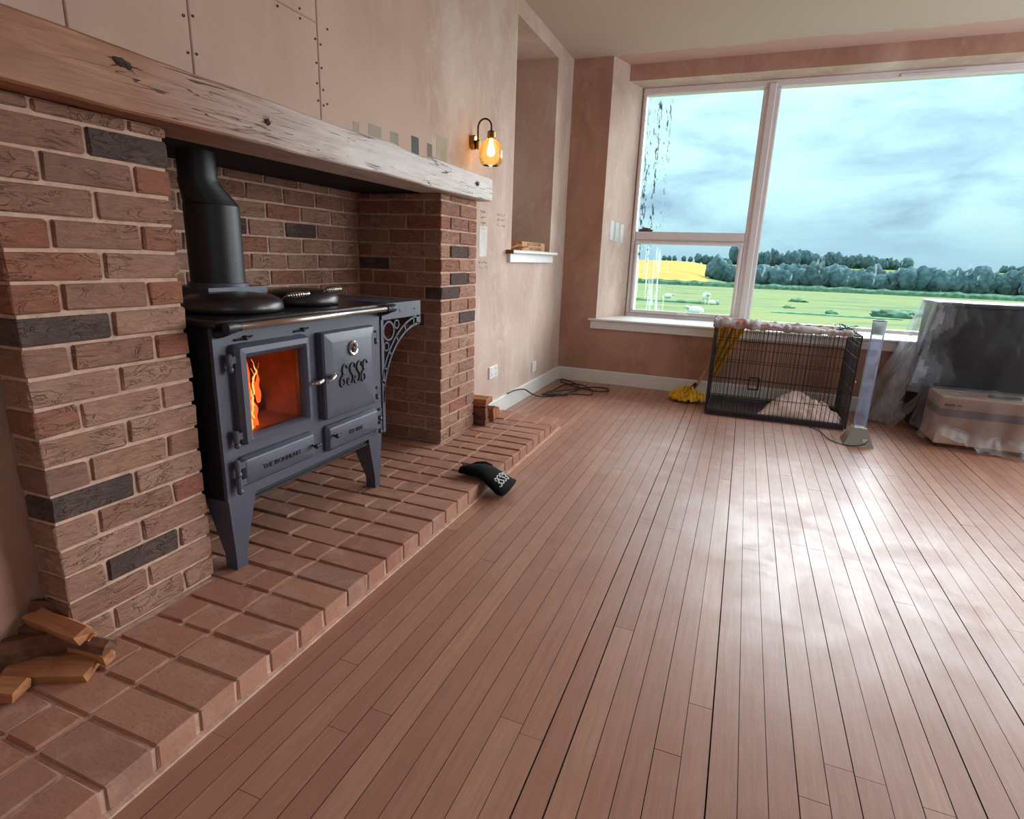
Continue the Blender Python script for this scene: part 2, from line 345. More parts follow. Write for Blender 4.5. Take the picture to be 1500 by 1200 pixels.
def sheet_mat(name, body, tint):
    m = bpy.data.materials.new(name); m.use_nodes = True; nt = m.node_tree; nt.nodes.clear()
    out = nd(nt, 'ShaderNodeOutputMaterial'); t = nd(nt, 'ShaderNodeBsdfTransparent'); t.inputs[0].default_value = (0.96, 0.96, 0.98, 1)
    d = nd(nt, 'ShaderNodeBsdfDiffuse'); d.inputs[0].default_value = tint
    tl = nd(nt, 'ShaderNodeBsdfTranslucent'); tl.inputs[0].default_value = tint
    g = nd(nt, 'ShaderNodeBsdfGlossy'); g.inputs['Roughness'].default_value = 0.22
    bp = nd(nt, 'ShaderNodeBump'); bp.inputs['Strength'].default_value = 0.5; bp.inputs['Distance'].default_value = 0.02
    nt.links.new(noi(nt, texco(nt, (1, 1, 0.5)), 9, 6, 0.65, 1.5), bp.inputs['Height']); nt.links.new(bp.outputs[0], g.inputs['Normal'])
    dd = nd(nt, 'ShaderNodeMixShader'); dd.inputs[0].default_value = 0.5; nt.links.new(d.outputs[0], dd.inputs[1]); nt.links.new(tl.outputs[0], dd.inputs[2])
    n = noi(nt, texco(nt, (1, 1, 0.5)), 7, 6, 0.65, 1.5)
    m1 = nd(nt, 'ShaderNodeMixShader'); nt.links.new(mrange(nt, n, 0.35, 0.7, body * 0.6, body * 1.7), m1.inputs[0]); nt.links.new(t.outputs[0], m1.inputs[1]); nt.links.new(dd.outputs[0], m1.inputs[2])
    fr = nd(nt, 'ShaderNodeFresnel'); fr.inputs[0].default_value = 1.3; nt.links.new(bp.outputs[0], fr.inputs['Normal'])
    m2 = nd(nt, 'ShaderNodeMixShader'); nt.links.new(fr.outputs[0], m2.inputs[0]); nt.links.new(m1.outputs[0], m2.inputs[1]); nt.links.new(g.outputs[0], m2.inputs[2])
    nt.links.new(m2.outputs[0], out.inputs[0]); return m
SHEET = sheet_mat('clear_dust_sheet', 0.42, (0.80, 0.82, 0.90, 1))
SHEET_THIN = sheet_mat('clear_dust_sheet_clinging', 0.03, (0.80, 0.82, 0.90, 1))
SHEET2 = sheet_mat('clear_dust_sheet_box', 0.16, (0.80, 0.80, 0.86, 1))
def emit(name, col, s):
    m = bpy.data.materials.new(name); m.use_nodes = True; nt = m.node_tree; nt.nodes.clear()
    out = nd(nt, 'ShaderNodeOutputMaterial'); e = nd(nt, 'ShaderNodeEmission'); e.inputs[0].default_value = col; e.inputs[1].default_value = s
    nt.links.new(e.outputs[0], out.inputs[0]); return m
FLAME = emit('flame', (1.0, 0.16, 0.03, 1), 1.5)
FLAME_H = emit('flame_core', (1.0, 0.40, 0.12, 1), 2.6)
BULB = emit('bulb_filament_glow', (1.0, 0.75, 0.35, 1), 9.0)
FIREB = simple('firebox_lining', (150, 110, 84), 0.9, var=0.3, scale=12)
def blanket_mat():
    m, nt, b = newmat('patchwork_blanket')
    v = texco(nt)
    vo = nd(nt, 'ShaderNodeTexBrick'); vo.offset = 0.0; vo.inputs['Scale'].default_value = 9; vo.inputs['Mortar Size'].default_value = 0.0
    vo.inputs['Color1'].default_value = (0, 0, 0, 1); vo.inputs['Color2'].default_value = (1, 1, 1, 1); nt.links.new(v, vo.inputs['Vector'])
    c = ramp(nt, vo.outputs[0], [(0.0, rgb((168, 158, 152))), (0.5, rgb((142, 130, 130))), (0.62, rgb((184, 174, 164))), (0.90, rgb((176, 166, 160))), (0.94, rgb((190, 84, 62)))])
    n = noi(nt, v, 14, 4)
    c = mix(nt, mrange(nt, n, 0.45, 0.7, 0, 0.5), c, rgb((168, 156, 158)))
    nt.links.new(c, b.inputs['Base Color']); b.inputs['Roughness'].default_value = 0.95; return m
BLANKET = blanket_mat()
BEDDING = simple('pink_beige_bedding', (214, 184, 172), 0.95, var=0.10, scale=8, bmp=0.3, bscale=120, spec=0.15)

# ------------------------------------------------------------------ mesh helpers
class MB:
    def __init__(self): self.v = []; self.f = []
    def add(self, vs, fs):
        o = len(self.v); self.v += [tuple(p) for p in vs]; self.f += [tuple(i + o for i in q) for q in fs]; return self
    def box(self, x0, x1, y0, y1, z0, z1):
        return self.add([(x0, y0, z0), (x1, y0, z0), (x1, y1, z0), (x0, y1, z0), (x0, y0, z1), (x1, y0, z1), (x1, y1, z1), (x0, y1, z1)],
                        [(0, 3, 2, 1), (4, 5, 6, 7), (0, 1, 5, 4), (1, 2, 6, 5), (2, 3, 7, 6), (3, 0, 4, 7)])
    def loops(self, L, closed=True, cap0=True, cap1=True):
        n = len(L[0]); o = len(self.v)
        for l in L: self.v += [tuple(p) for p in l]
        for k in range(len(L) - 1):
            a, b = o + k * n, o + (k + 1) * n
            for i in range(n if closed else n - 1):
                j = (i + 1) % n; self.f.append((a + i, a + j, b + j, b + i))
        if cap0: self.f.append(tuple(o + i for i in reversed(range(n))))
        if cap1: self.f.append(tuple(o + (len(L) - 1) * n + i for i in range(n)))
        return self
    def tube(self, pts, r, n=8, caps=True):
        pts = [Vector(p) for p in pts]; L = []
        up = Vector((0, 0, 1)); t0 = (pts[1] - pts[0]).normalized()
        if abs(t0.dot(up)) > 0.95: up = Vector((0, 1, 0))
        s = t0.cross(up).normalized()
        for i, p in enumerate(pts):
            t = (pts[min(i + 1, len(pts) - 1)] - pts[max(i - 1, 0)]).normalized()
            s = (s - t * s.dot(t)); s = s.normalized() if s.length > 1e-6 else t.orthogonal().normalized()
            q = t.cross(s); rr = r[i] if isinstance(r, (list, tuple)) else r
            L.append([p + rr * (math.cos(2 * PI * k / n) * s + math.sin(2 * PI * k / n) * q) for k in range(n)])
        return self.loops(L, True, caps, caps)
    def lathe(self, prof, c, axis='z', n=24, caps=True):
        L = []
        for r, h in prof:
            ring = []
            for k in range(n):
                a = 2 * PI * k / n; u, w = r * math.cos(a), r * math.sin(a)
                p = {'z': (u, w, h), 'x': (h, u, w), 'y': (w, h, u)}[axis]
                ring.append((c[0] + p[0], c[1] + p[1], c[2] + p[2]))
            L.append(ring)
        return self.loops(L, True, caps, caps)
    def prism(self, poly, x0, x1):   # polygon in (y,z) extruded in x
        n = len(poly); return self.loops([[(x0, y, z) for y, z in poly], [(x1, y, z) for y, z in poly]])
    def grid(self, fn, nu, nv):
        o = len(self.v)
        for j in range(nv + 1):
            for i in range(nu + 1): self.v.append(tuple(fn(i / nu, j / nv)))
        for j in range(nv):
            for i in range(nu):
                a = o + j * (nu + 1) + i; self.f.append((a, a + 1, a + nu + 2, a + nu + 1))
        return self
    def mesh(self, name, mat, origin=(0, 0, 0), smooth=False):
        me = bpy.data.meshes.new(name); ox, oy, oz = origin
        me.from_pydata([(x - ox, y - oy, z - oz) for x, y, z in self.v], [], self.f)
        bm = bmesh.new(); bm.from_mesh(me); bmesh.ops.recalc_face_normals(bm, faces=bm.faces); bm.to_mesh(me); bm.free()
        if mat: me.materials.append(mat)
        if smooth:
            me.polygons.foreach_set('use_smooth', [True] * len(me.polygons))
            if smooth != True and hasattr(me, 'set_sharp_from_angle'): me.set_sharp_from_angle(angle=math.radians(smooth))
        me.update(); return me
    def build(self, name, mat, parent=None, smooth=False, origin=None):
        org = origin if origin is not None else (wloc(parent) if parent else (0, 0, 0))
        me = self.mesh(name, mat, org, smooth)
        o = bpy.data.objects.new(name, me); COL.objects.link(o)
        if parent: o.parent = parent; pl = wloc(parent); o.location = tuple(org[i] - pl[i] for i in range(3))
        else: o.location = org
        return o
def wloc(o):
    v = Vector((0, 0, 0))
    while o: v = v + Vector(o.location); o = o.parent
    return tuple(v)
def tag(o, label, cat, group=None, kind=None):
    o['label'] = label
    if cat: o['category'] = cat
    if group: o['group'] = group
    if kind: o['kind'] = kind
    return o
def thing(name, loc, label, cat, group=None, kind=None):
    e = bpy.data.objects.new(name, None); COL.objects.link(e); e.location = loc; e.empty_display_size = 0.1
    return tag(e, label, cat, group, kind)
def struct(name, mb, mat, label=None, smooth=False, origin=None):
    o = mb.build(name, mat, None, smooth, origin); o['kind'] = 'structure'
    if label: o['label'] = label
    return o
def child(name, me, parent, loc):
    o = bpy.data.objects.new(name, me); COL.objects.link(o); o.parent = parent; pl = wloc(parent)
    o.location = (loc[0] - pl[0], loc[1] - pl[1], loc[2] - pl[2]); return o
def rr(cy, cz, hy, hz, r, x, n=4):      # rounded rectangle in the plane x = const
    pts = []
    for sy, sz, a0 in ((1, 1, 0), (-1, 1, PI / 2), (-1, -1, PI), (1, -1, 1.5 * PI)):
        for k in range(n + 1):
            a = a0 + k / n * PI / 2; pts.append((x, cy + sy * (hy - r) + r * math.cos(a), cz + sz * (hz - r) + r * math.sin(a)))
    return pts
def rect_loops(mb, y0, y1, z0, z1, steps, cap1=True, cap0=True):   # steps: (inset, x, corner radius)
    cy, cz, hy, hz = (y0 + y1) / 2, (z0 + z1) / 2, (y1 - y0) / 2, (z1 - z0) / 2
    return mb.loops([rr(cy, cz, hy - i, hz - i, max(0.0005, r), x) for i, x, r in steps], True, cap0, cap1)
def bevel_box_mesh(name, sx, sy, sz, b, mat, jit=0.0, seed=0):
    rnd = random.Random(seed); bm = bmesh.new(); bmesh.ops.create_cube(bm, size=1.0)
    for v in bm.verts: v.co = Vector((v.co.x * sx, v.co.y * sy, v.co.z * sz))
    bmesh.ops.bevel(bm, geom=list(bm.edges), offset=b, segments=1, affect='EDGES')
    for v in bm.verts: v.co += Vector((rnd.uniform(-jit, jit), rnd.uniform(-jit, jit), rnd.uniform(-jit, jit)))
    me = bpy.data.meshes.new(name); bm.to_mesh(me); bm.free(); me.materials.append(mat); return me
def nz(x, y, z=0.0): return noise.noise(Vector((x, y, z)))

# ------------------------------------------------------------------ dimensions (metres, camera above the origin)
XW = -1.62       # left wall
YP = 5.36        # pier / wall under the window
YWIN = 5.90      # window plane
ZC = 2.815       # ceiling
XR = 3.40        # right wall
YB = -1.70       # rear wall
HZ = 0.07        # hearth top
XP = -1.54       # brick pier fronts
XBK = -2.07      # back of the fireplace
YA, YC = 0.805, 1.245     # near pier
YD, YE = 2.828, 3.268     # far pier
BZ = 1.457       # beam underside

# ------------------------------------------------------------------ floor boards
fl = struct('floor', MB().box(-1.72, XR + 0.1, YB - 0.1, YP + 0.02, -0.08, -0.022), GAP, 'old narrow strip wooden floor boards with dark open joints')
PW = 0.0637
plank_cache = {}
def plank(x0, x1, y0, y1):
    key = (round(x1 - x0, 4), round(y1 - y0, 2))
    if key not in plank_cache:
        w, l = key; h = 0.022; b = 0.0006; mb = MB()
        mb.loops([[(-w / 2, -l / 2, -h), (w / 2, -l / 2, -h), (w / 2, l / 2, -h), (-w / 2, l / 2, -h)],
                  [(-w / 2, -l / 2, -b), (w / 2, -l / 2, -b), (w / 2, l / 2, -b), (-w / 2, l / 2, -b)],
                  [(-w / 2 + b, -l / 2 + b, 0), (w / 2 - b, -l / 2 + b, 0), (w / 2 - b, l / 2 - b, 0), (-w / 2 + b, l / 2 - b, 0)]])
        pm = mb.mesh('plank', FLOOR); pm.materials.append(GAP)
        for p_ in pm.polygons:
            if p_.normal.z < 0.9: p_.material_index = 1
        plank_cache[key] = pm
    o = child('plank', plank_cache[key], fl, ((x0 + x1) / 2, (y0 + y1) / 2, random.uniform(-0.0006, 0.0)))
nrow = int((XR + 1.72) / PW)
rng = random.Random(21)
for i in range(nrow):
    x0 = -1.72 + i * PW; g = rng.choice([0.0005, 0.0006, 0.0008, 0.0010, 0.0014, 0.0026]); x1 = x0 + PW - g
    inh = x1 < -1.06
    y = 3.70 if inh and x1 < -1.08 else YB
    brk = 4.60 + 0.02 * (i % 3)
    stops = []
    yy = y + rng.uniform(1.9, 3.1) if not inh else 99
    if x0 > 2.15: yy = 99
    while yy < YP - 0.9:
        stops.append(round(yy, 2)); yy += rng.choice([0.9, 1.2, 1.5, 1.8, 2.2, 2.6, 3.0])
    if x0 < -0.25: stops = [s for s in stops if s < 3.9] + [round(brk, 2)]
    ys = [y] + stops + [YP]
    for a, b in zip(ys[:-1], ys[1:]):
        if b - a > 0.03: plank(x0, x1, a, b - 0.0015)

# ------------------------------------------------------------------ walls
wl = MB()
T = 0.10
def wbox(y0, y1, z0, z1): wl.box(XW - T, XW, y0, y1, z0, z1)
NY0, NY1, NZ0, NZ1 = 4.03, 4.93, 1.17, 2.70      # niche in the left wall
wbox(YE - 0.02, NY0 - 0.05, 0, ZC); wbox(NY0 - 0.05, NY1 + 0.05, 0, NZ0 - 0.05); wbox(NY0 - 0.05, NY1 + 0.05, NZ1 + 0.05, ZC); wbox(NY1 + 0.05, YP + 0.6, 0, ZC)
wbox(YB, YE - 0.02, BZ + 0.02, ZC)
left = struct('wall_left', wl, PLASTER, 'bare pink plaster wall above the beam and beside the fireplace')
nb = MB()     # niche lining: far reveal, near reveal, soffit, back
nb.box(XW - 0.42, XW, NY1, NY1 + 0.05, NZ0 - 0.05, NZ1 + 0.05).box(XW - 0.42, XW, NY0 - 0.05, NY0, NZ0 - 0.05, NZ1 + 0.05)
nb.box(XW - 0.42, XW, NY0, NY1, NZ1, NZ1 + 0.05).box(XW - 0.42, XW, NY0, NY1, NZ0 - 0.05, NZ0).box(XW - 0.47, XW - 0.42, NY0 - 0.05, NY1 + 0.05, NZ0 - 0.05, NZ1 + 0.05)
nb.build('niche_lining', PLASTER, left)
al = struct('wall_alcove', MB().box(-1.76, -1.66, YB, YA + 0.1, 0, BZ + 0.02), PLASTER_SHADED, 'plain plaster wall of the alcove left of the near brick pier')  # alcove shade painted in by the darker plaster copy
# plasterboard sheets over the beam, with screw heads
def board(y0, y1, z0, z1):
    m = MB(); rect_loops(m, y0, y1, z0, z1, [(0, XW - 0.002, 0.001), (0, XW + 0.0035, 0.001), (0.003, XW + 0.006, 0.001)], cap0=False)
    return m.build('plasterboard_sheet', BOARD, left)
def screws(panel, pts):
    for y, z in pts:
        MB().lathe([(0.0001, 0.0), (0.0042, 0.0), (0.0042, 0.003), (0.003, 0.0012)], (XW + 0.0055, y, z), 'x', 8).build('screw', PLASTIC_B, panel)
b1 = board(1.070, 1.4215, 1.50, 2.60)
b0 = board(0.30, 1.066, 1.50, 2.60)
b2 = board(1.4255, 1.9900, 1.50, 1.9640)
b3 = board(1.4255, 1.9900, 1.9680, 2.60)
b4 = board(1.9940, 2.8100, 1.50, 2.60)
screws(b1, [(1.408, 1.695), (1.405, 1.79), (1.41, 1.90)])
screws(b2, [(1.438, 1.70), (1.437, 1.80), (1.44, 1.91), (1.977, 1.70), (1.976, 1.76), (1.978, 1.83), (1.977, 1.91), (1.90, 1.951), (1.79, 1.951)])
screws(b3, [(1.78, 1.981), (1.90, 1.982)])
screws(b4, [(2.008, 1.69), (2.010, 1.745), (2.006, 1.82), (2.007, 1.90), (2.05, 1.965), (2.03, 1.70)])
# paint samples and pencil notes on the wall
SW = [((2.19, 2.235, 1.60, 1.675), (168, 152, 136)), ((2.30, 2.40, 1.60, 1.688), (164, 148, 132)), ((2.47, 2.54, 1.60, 1.69), (158, 148, 132)), ((2.655, 2.725, 1.585, 1.705), (82, 84, 80)),
      ((2.81, 2.87, 1.585, 1.70), (128, 114, 104)), ((2.92, 3.04, 1.585, 1.76), (178, 166, 140)), ((3.262, 3.30, 1.285, 1.405), (196, 92, 82)), ((3.48, 3.60, 1.14, 1.33), (212, 206, 200)),
      ((3.32, 3.40, 1.36, 1.44), (186, 168, 150))]
for k, ((a, b, c, d), col) in enumerate(SW):
    xs = XW + (0.006 if b < 2.81 else 0.0)
    m = MB(); e = [(0, xs - 0.001, 0.006), (0.0, xs + 0.0006, 0.006), (0.004, xs + 0.0012, 0.004)]
    rect_loops(m, a, b, c, d, e, cap0=False).build('paint_swatch', simple('paint_swatch_%d' % k, col, 0.8, var=0.12, scale=12), left)
PENCIL = simple('pencil_lead', (150, 132, 122), 0.8)
def scribble(y0, z0, w, lines, seed):
    r = random.Random(seed); mb = MB()
    for l in range(lines):
        p = []; n = 14
        for i in range(n):
            p.append((XW + 0.0006, y0 + w * i / n + r.uniform(-0.006, 0.006), z0 - l * 0.035 + r.uniform(-0.010, 0.010)))
        mb.tube(p, 0.0011, 4)
    o = mb.build('pencil_note', PENCIL, left)
scribble(3.49, 1.42, 0.09, 4, 1); scribble(3.75, 1.42, 0.16, 3, 2); scribble(3.46, 1.105, 0.16, 2, 3); scribble(3.29, 1.42, 0.03, 3, 4)

# far wall: pier left of the window, splayed reveal, wall under the sill, lintel
XJ0, XJ1 = -1.27, -1.092       # reveal edge at the wall face / at the window
far = MB()
far.add([(XW, YP, 0), (XJ0, YP, 0), (XJ1, YWIN, 0), (XJ1, YWIN + 0.2, 0), (XW, YWIN + 0.2, 0), (XW, YP, ZC), (XJ0, YP, ZC), (XJ1, YWIN, ZC), (XJ1, YWIN + 0.2, ZC), (XW, YWIN + 0.2, ZC)],
        [(0, 1, 6, 5), (1, 2, 7, 6), (2, 3, 8, 7), (3, 4, 9, 8), (4, 0, 5, 9), (5, 6, 7, 8, 9), (0, 4, 3, 2, 1)])
far.box(XJ0, XR, YP, YWIN + 0.2, 0, 0.585)
YL = 5.63
far.box(-1.20, XR, YL, YWIN + 0.2, 2.685, ZC)
WX1 = 3.30
far.box(WX1, XR, YP, YWIN + 0.2, 0.585, ZC)
wf = struct('wall_window', far, PLASTER_SHADED, 'pink plaster window wall with splayed reveal and deep lintel')
wf.data.materials.append(PLASTER)      # lit reveals and lintel soffit take the paler copy, light painted as colour
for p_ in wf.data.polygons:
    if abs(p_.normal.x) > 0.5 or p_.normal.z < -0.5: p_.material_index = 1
for k, (x, w) in enumerate(((-1.216, 0.022), (-1.187, 0.022), (-1.158, 0.022))):
    t = (x - XJ0) / (XJ1 - XJ0); nrm = Vector((YWIN - YP, -(XJ1 - XJ0), 0)).normalized(); d = Vector((XJ1 - XJ0, YWIN - YP, 0)).normalized()
    c = Vector((XJ0, YP, 0)) + t * Vector((XJ1 - XJ0, YWIN - YP, 0)); mb = MB(); w2 = 0.030
    z0, z1 = 1.33 - 0.01 * k, 1.50 - 0.01 * k
    ps = [c - d * w2 - nrm * 0.001, c + d * w2 - nrm * 0.001, c + d * w2 + nrm * 0.0012, c - d * w2 + nrm * 0.0012]
    mb.loops([[(p.x, p.y, z0) for p in ps], [(p.x, p.y, z1) for p in ps]])
    mb.build('paint_swatch', simple('reveal_swatch_%d' % k, [(206, 208, 214), (186, 206, 202), (214, 212, 214)][k], 0.7), wf)
struct('ceiling', MB().box(-1.76, XR + 0.1, YB - 0.1, YWIN + 0.2, ZC, ZC + 0.1), CEIL, 'flat ceiling painted dull cream with bare plaster strip along window')
# unseen right and rear walls, each with an opening added for the fill light
rw = MB()
rw.box(XR, XR + 0.12, YB, YP + 0.7, 0, 0.6).box(XR, XR + 0.12, YB, YP + 0.7, 2.5, ZC).box(XR, XR + 0.12, YB, 2.95, 0.6, 2.5).box(XR, XR + 0.12, 5.15, YP + 0.7, 0.6, 2.5)
struct('wall_right', rw, PLASTER, 'plaster wall with unseen opening added for fill light')
bw = MB()
bw.box(-1.76, XR, YB - 0.12, YB, 0, 0.8).box(-1.76, XR, YB - 0.12, YB, 2.4, ZC).box(-1.76, 0.2, YB - 0.12, YB, 0.8, 2.4).box(2.6, XR, YB - 0.12, YB, 0.8, 2.4)
struct('wall_rear', bw, PLASTER, 'plaster wall behind the camera')

# skirting boards
def skirting(name, pts, label):
    mb = MB(); prof = [(0.0, 0.0), (0.020, 0.0), (0.020, 0.112), (0.014, 0.122), (0.0, 0.122)]; L = []
    for (x, y, nx, ny) in pts: L.append([(x + nx * d, y + ny * d, z) for d, z in prof])
    return struct(name, mb.loops(L), SKIRT, label)
skirting('baseboard_left', [(XW, 3.52, 1, 0), (XW, YP, 1, -1)], 'white primed skirting board along the left plaster wall')
skirting('baseboard_window', [(XW, YP, 1, -1), (XR, YP, 0, -1)], 'white primed skirting board under the big window')

# window sill
sill = thing('window_sill', (-1.34, 5.33, 0.58), 'long white window board under the big window', None, kind='structure')
sm = MB(); L = []
for x in (-1.335, -1.0, 0.5, XR - 0.01):
    L.append([(x, 5.325, 0.590), (x, 5.316, 0.597), (x, 5.316, 0.604), (x, 5.325, 0.611), (x, YWIN - 0.03, 0.613), (x, YWIN - 0.03, 0.586), (x, YP - 0.002, 0.586), (x, YP - 0.002, 0.590)])
sm.loops(L).build('sill_board', WHITE, sill)
MB().box(-1.315, XR - 0.02, 5.336, 5.358, 0.520, 0.5895).build('apron', WHITE, sill)

# ------------------------------------------------------------------ window
win = thing('window_1', (0.9, YWIN, 0.6), 'wide white framed picture window with side lights', None, kind='structure')
def bar(x0, x1, z0, z1, y0=YWIN - 0.035, y1=YWIN + 0.045, bev=0.010):
    mb = MB(); L = []
    def ring(i, y): return [(x0 + i, y, z0 + i), (x1 - i, y, z0 + i), (x1 - i, y, z1 - i), (x0 + i, y, z1 - i)]
    return mb.loops([ring(0, y1), ring(0, y0 + bev), ring(bev, y0)])
bar(XJ1, WX1, 2.622, 2.686).build('frame_head', FRAME, win)
bar(XJ1, WX1, 0.600, 0.640).build('frame_foot', FRAME, win)
bar(XJ1, -1.056, 0.640, 2.622).build('frame_jamb', FRAME, win)
bar(WX1 - 0.05, WX1, 0.640, 2.622).build('frame_jamb', FRAME, win)
mul = bar(-0.062, 0.078, 0.640, 2.622).build('mullion', FRAME, win)
bar(-0.022, 0.040, 0.640, 2.655, YWIN - 0.052, YWIN - 0.03, 0.008).build('mullion_cover', FRAME, mul)
bar(-1.056, -0.062, 1.345, 1.425).build('transom', FRAME, win)
bar(2.45, 2.55, 0.640, 2.622).build('mullion', FRAME, win)
bar(2.55, WX1 - 0.05, 1.345, 1.425).build('transom', FRAME, win)
def pane(x0, x1, z0, z1, mat): MB().box(x0, x1, YWIN + 0.012, YWIN + 0.017, z0, z1).build('pane', mat, win)
pane(-1.056, -0.062, 1.425, 2.622, GLASS_TL)
pane(0.078, 2.45, 0.640, 2.622, GLASS_R)
pane(2.55, WX1 - 0.05, 1.425, 2.622, GLASS); pane(2.55, WX1 - 0.05, 0.64, 1.345, GLASS)
def sash(x0, x1, z0, z1, mat):      # opening bottom light with its own frame
    s = MB(); b = 0.034
    for a in ((x0, x1, z1 - b, z1), (x0, x1, z0, z0 + b), (x0, x0 + b, z0 + b, z1 - b), (x1 - b, x1, z0 + b, z1 - b)):
        q = bar(*a, y0=YWIN - 0.045, y1=YWIN + 0.02, bev=0.012); s.add(q.v, q.f)
    o = s.build('opening_sash', FRAME, win)
    MB().box(x0 + b, x1 - b, YWIN + 0.002, YWIN + 0.007, z0 + b, z1 - b).build('pane', mat, o)
    return o
sa = sash(-1.054, -0.064, 0.642, 1.343, GLASS_BL)
hm = MB(); hm.box(-0.585, -0.545, YWIN - 0.062, YWIN - 0.045, 0.645, 0.668)
hm.tube([(-0.575, YWIN - 0.066, 0.658), (-0.54, YWIN - 0.072, 0.662), (-0.47, YWIN - 0.072, 0.655)], [0.010, 0.009, 0.006], 8)
hm.build('window_handle', WHITE, sa)
vm = MB(); vm.box(0.94, 1.38, YWIN - 0.050, YWIN - 0.034, 2.634, 2.652)
vm.build('trickle_vent', FRAME, win)
dm = bmesh.new(); bmesh.ops.create_icosphere(dm, subdivisions=3, radius=1.0)
for v in dm.verts:
    n = 1 + 0.45 * nz(v.co.x * 2.2, v.co.y * 2.2, v.co.z * 2.2); v.co = Vector((v.co.x * 0.055 * n + (0.02 if v.co.x > 0 else 0), v.co.y * 0.018 * n, max(-0.4, v.co.z) * 0.028 * n + 0.010))
me = bpy.data.meshes.new('debris_clump'); dm.to_mesh(me); dm.free(); me.materials.append(DEBRIS)
o = bpy.data.objects.new('debris_clump', me); COL.objects.link(o); o.location = (-0.985, YWIN + 0.040, 1.424)
tag(o, 'dark clump of dirt in the corner on the window transom outside', 'debris')

# ------------------------------------------------------------------ fireplace brickwork
bcache = {}
def bmesh_brick(lx, ly, lz, mat, var):
    k = (round(lx, 3), round(ly, 3), round(lz, 3), mat.name, var)
    if k not in bcache: bcache[k] = bevel_box_mesh('brick', lx, ly, lz, 0.0045, mat, 0.0022, hash((k[0], k[1], var)) % 9999)
    return bcache[k]
def put_brick(par, x0, x1, y0, y1, z0, z1, mat):
    me = bmesh_brick(x1 - x0, y1 - y0, z1 - z0, mat, random.randrange(4))
    o = child('brick', me, par, ((x0 + x1) / 2 + random.uniform(-0.0015, 0.0015), (y0 + y1) / 2, (z0 + z1) / 2))
    o.rotation_euler = (random.uniform(-0.006, 0.006), 0, random.uniform(-0.006, 0.006))
    return o
CH = 0.075; F, Hb, J = 0.215, 0.1025, 0.010
def pickmat(p_dark=0.07, p_red=0.12, p_mix=0.2):
    r = random.random()
    return B_DARK if r < p_dark else B_RED if r < p_dark + p_red else B_MIX if r < p_dark + p_red + p_mix else B_BUFF
D, Rd, Bf, Mx = B_DARK, B_RED, B_BUFF, B_MIX
near_spec = {0: [Bf, Bf, Bf], 1: [Mx, Bf], 2: [Bf, D, Bf], 3: [Bf, Bf], 4: [Bf, Mx, Rd], 5: [D, Bf], 6: [Mx, Bf, Mx], 7: [Bf, Bf], 8: [Rd, Bf, Bf], 9: [Bf, Bf],
             10: [Mx, Mx, Rd], 11: [D, Bf], 12: [Rd, Mx, Rd], 13: [Rd, Bf], 14: [Rd, Mx, Rd], 15: [Mx, Mx], 16: [Mx, Mx, Rd], 17: [Mx, D], 18: [Mx, Mx, Bf]}
far_spec = {0: [Bf, Bf, Mx], 1: [Bf, Bf], 2: [Bf, Rd, Mx], 3: [Mx, Bf], 4: [Bf, Bf, Bf], 5: [Bf, Mx], 6: [Bf, Bf, Rd], 7: [Bf, Bf], 8: [Bf, Bf, Bf], 9: [Bf, D],
            10: [Mx, Bf, Rd], 11: [D, Bf], 12: [Bf, D, Mx], 13: [Rd, Bf], 14: [Bf, D, Mx], 15: [Bf, Mx], 16: [Rd, Mx, Rd], 17: [Mx, Mx], 18: [Bf, Mx, Bf]}
def pier(name, y0, y1, inner, label, spec):
    p = thing(name, (XP, y0, HZ), label, 'pier')
    xb = XBK
    m = MB()
    e = 0.008
    m.box(-1.655, XP - e, y0 + e, y1 - e, HZ, BZ - 0.001)
    if inner > 0: m.box(xb, -1.656, y1 - 0.13, y1 - e, HZ, BZ - 0.001)
    else: m.box(xb, -1.656, y0 + e, y0 + 0.13, HZ, BZ - 0.001)
    m.build('mortar_core', MORTAR, p)
    for r in range(19):
        z0 = HZ + 0.008 + r * CH; z1 = min(z0 + 0.065, BZ - 0.002)
        if z1 - z0 < 0.012: continue
        A = r % 2 == 0
        ws = [(y0, y0 + Hb), (y0 + Hb + J, y1 - Hb - J), (y1 - Hb, y1)] if A else [(y0, y0 + F), (y1 - F, y1)]
        for k, (a, b) in enumerate(ws):
            edge_in = (k == len(ws) - 1) if inner > 0 else (k == 0)
            edge_out = (k == 0) if inner > 0 else (k == len(ws) - 1)
            dep = Hb
            if A and edge_in: dep = F
            elif A and edge_out: dep = 0.112
            put_brick(p, XP - dep, XP, a, b, z0, z1, spec[r][k])
        # inner cheek running back to the chimney
        x = XP - (F if A else Hb) - J
        ya, yb = (y1 - Hb, y1) if inner > 0 else (y0, y0 + Hb)
        while x - 0.03 > xb:
            xe = max(x - F, xb); put_brick(p, xe, x, ya, yb, z0, z1, pickmat(0.03, 0.12, 0.4)); x = xe - J
    return p
pier('brick_pier', YA, YC, +1, 'near brick pier of the fireplace with several blue-black bricks, left of the stove', near_spec)
pier('brick_pier', YD, YE, -1, 'far brick pier of the fireplace right of the stove, under the pale beam end', far_spec)
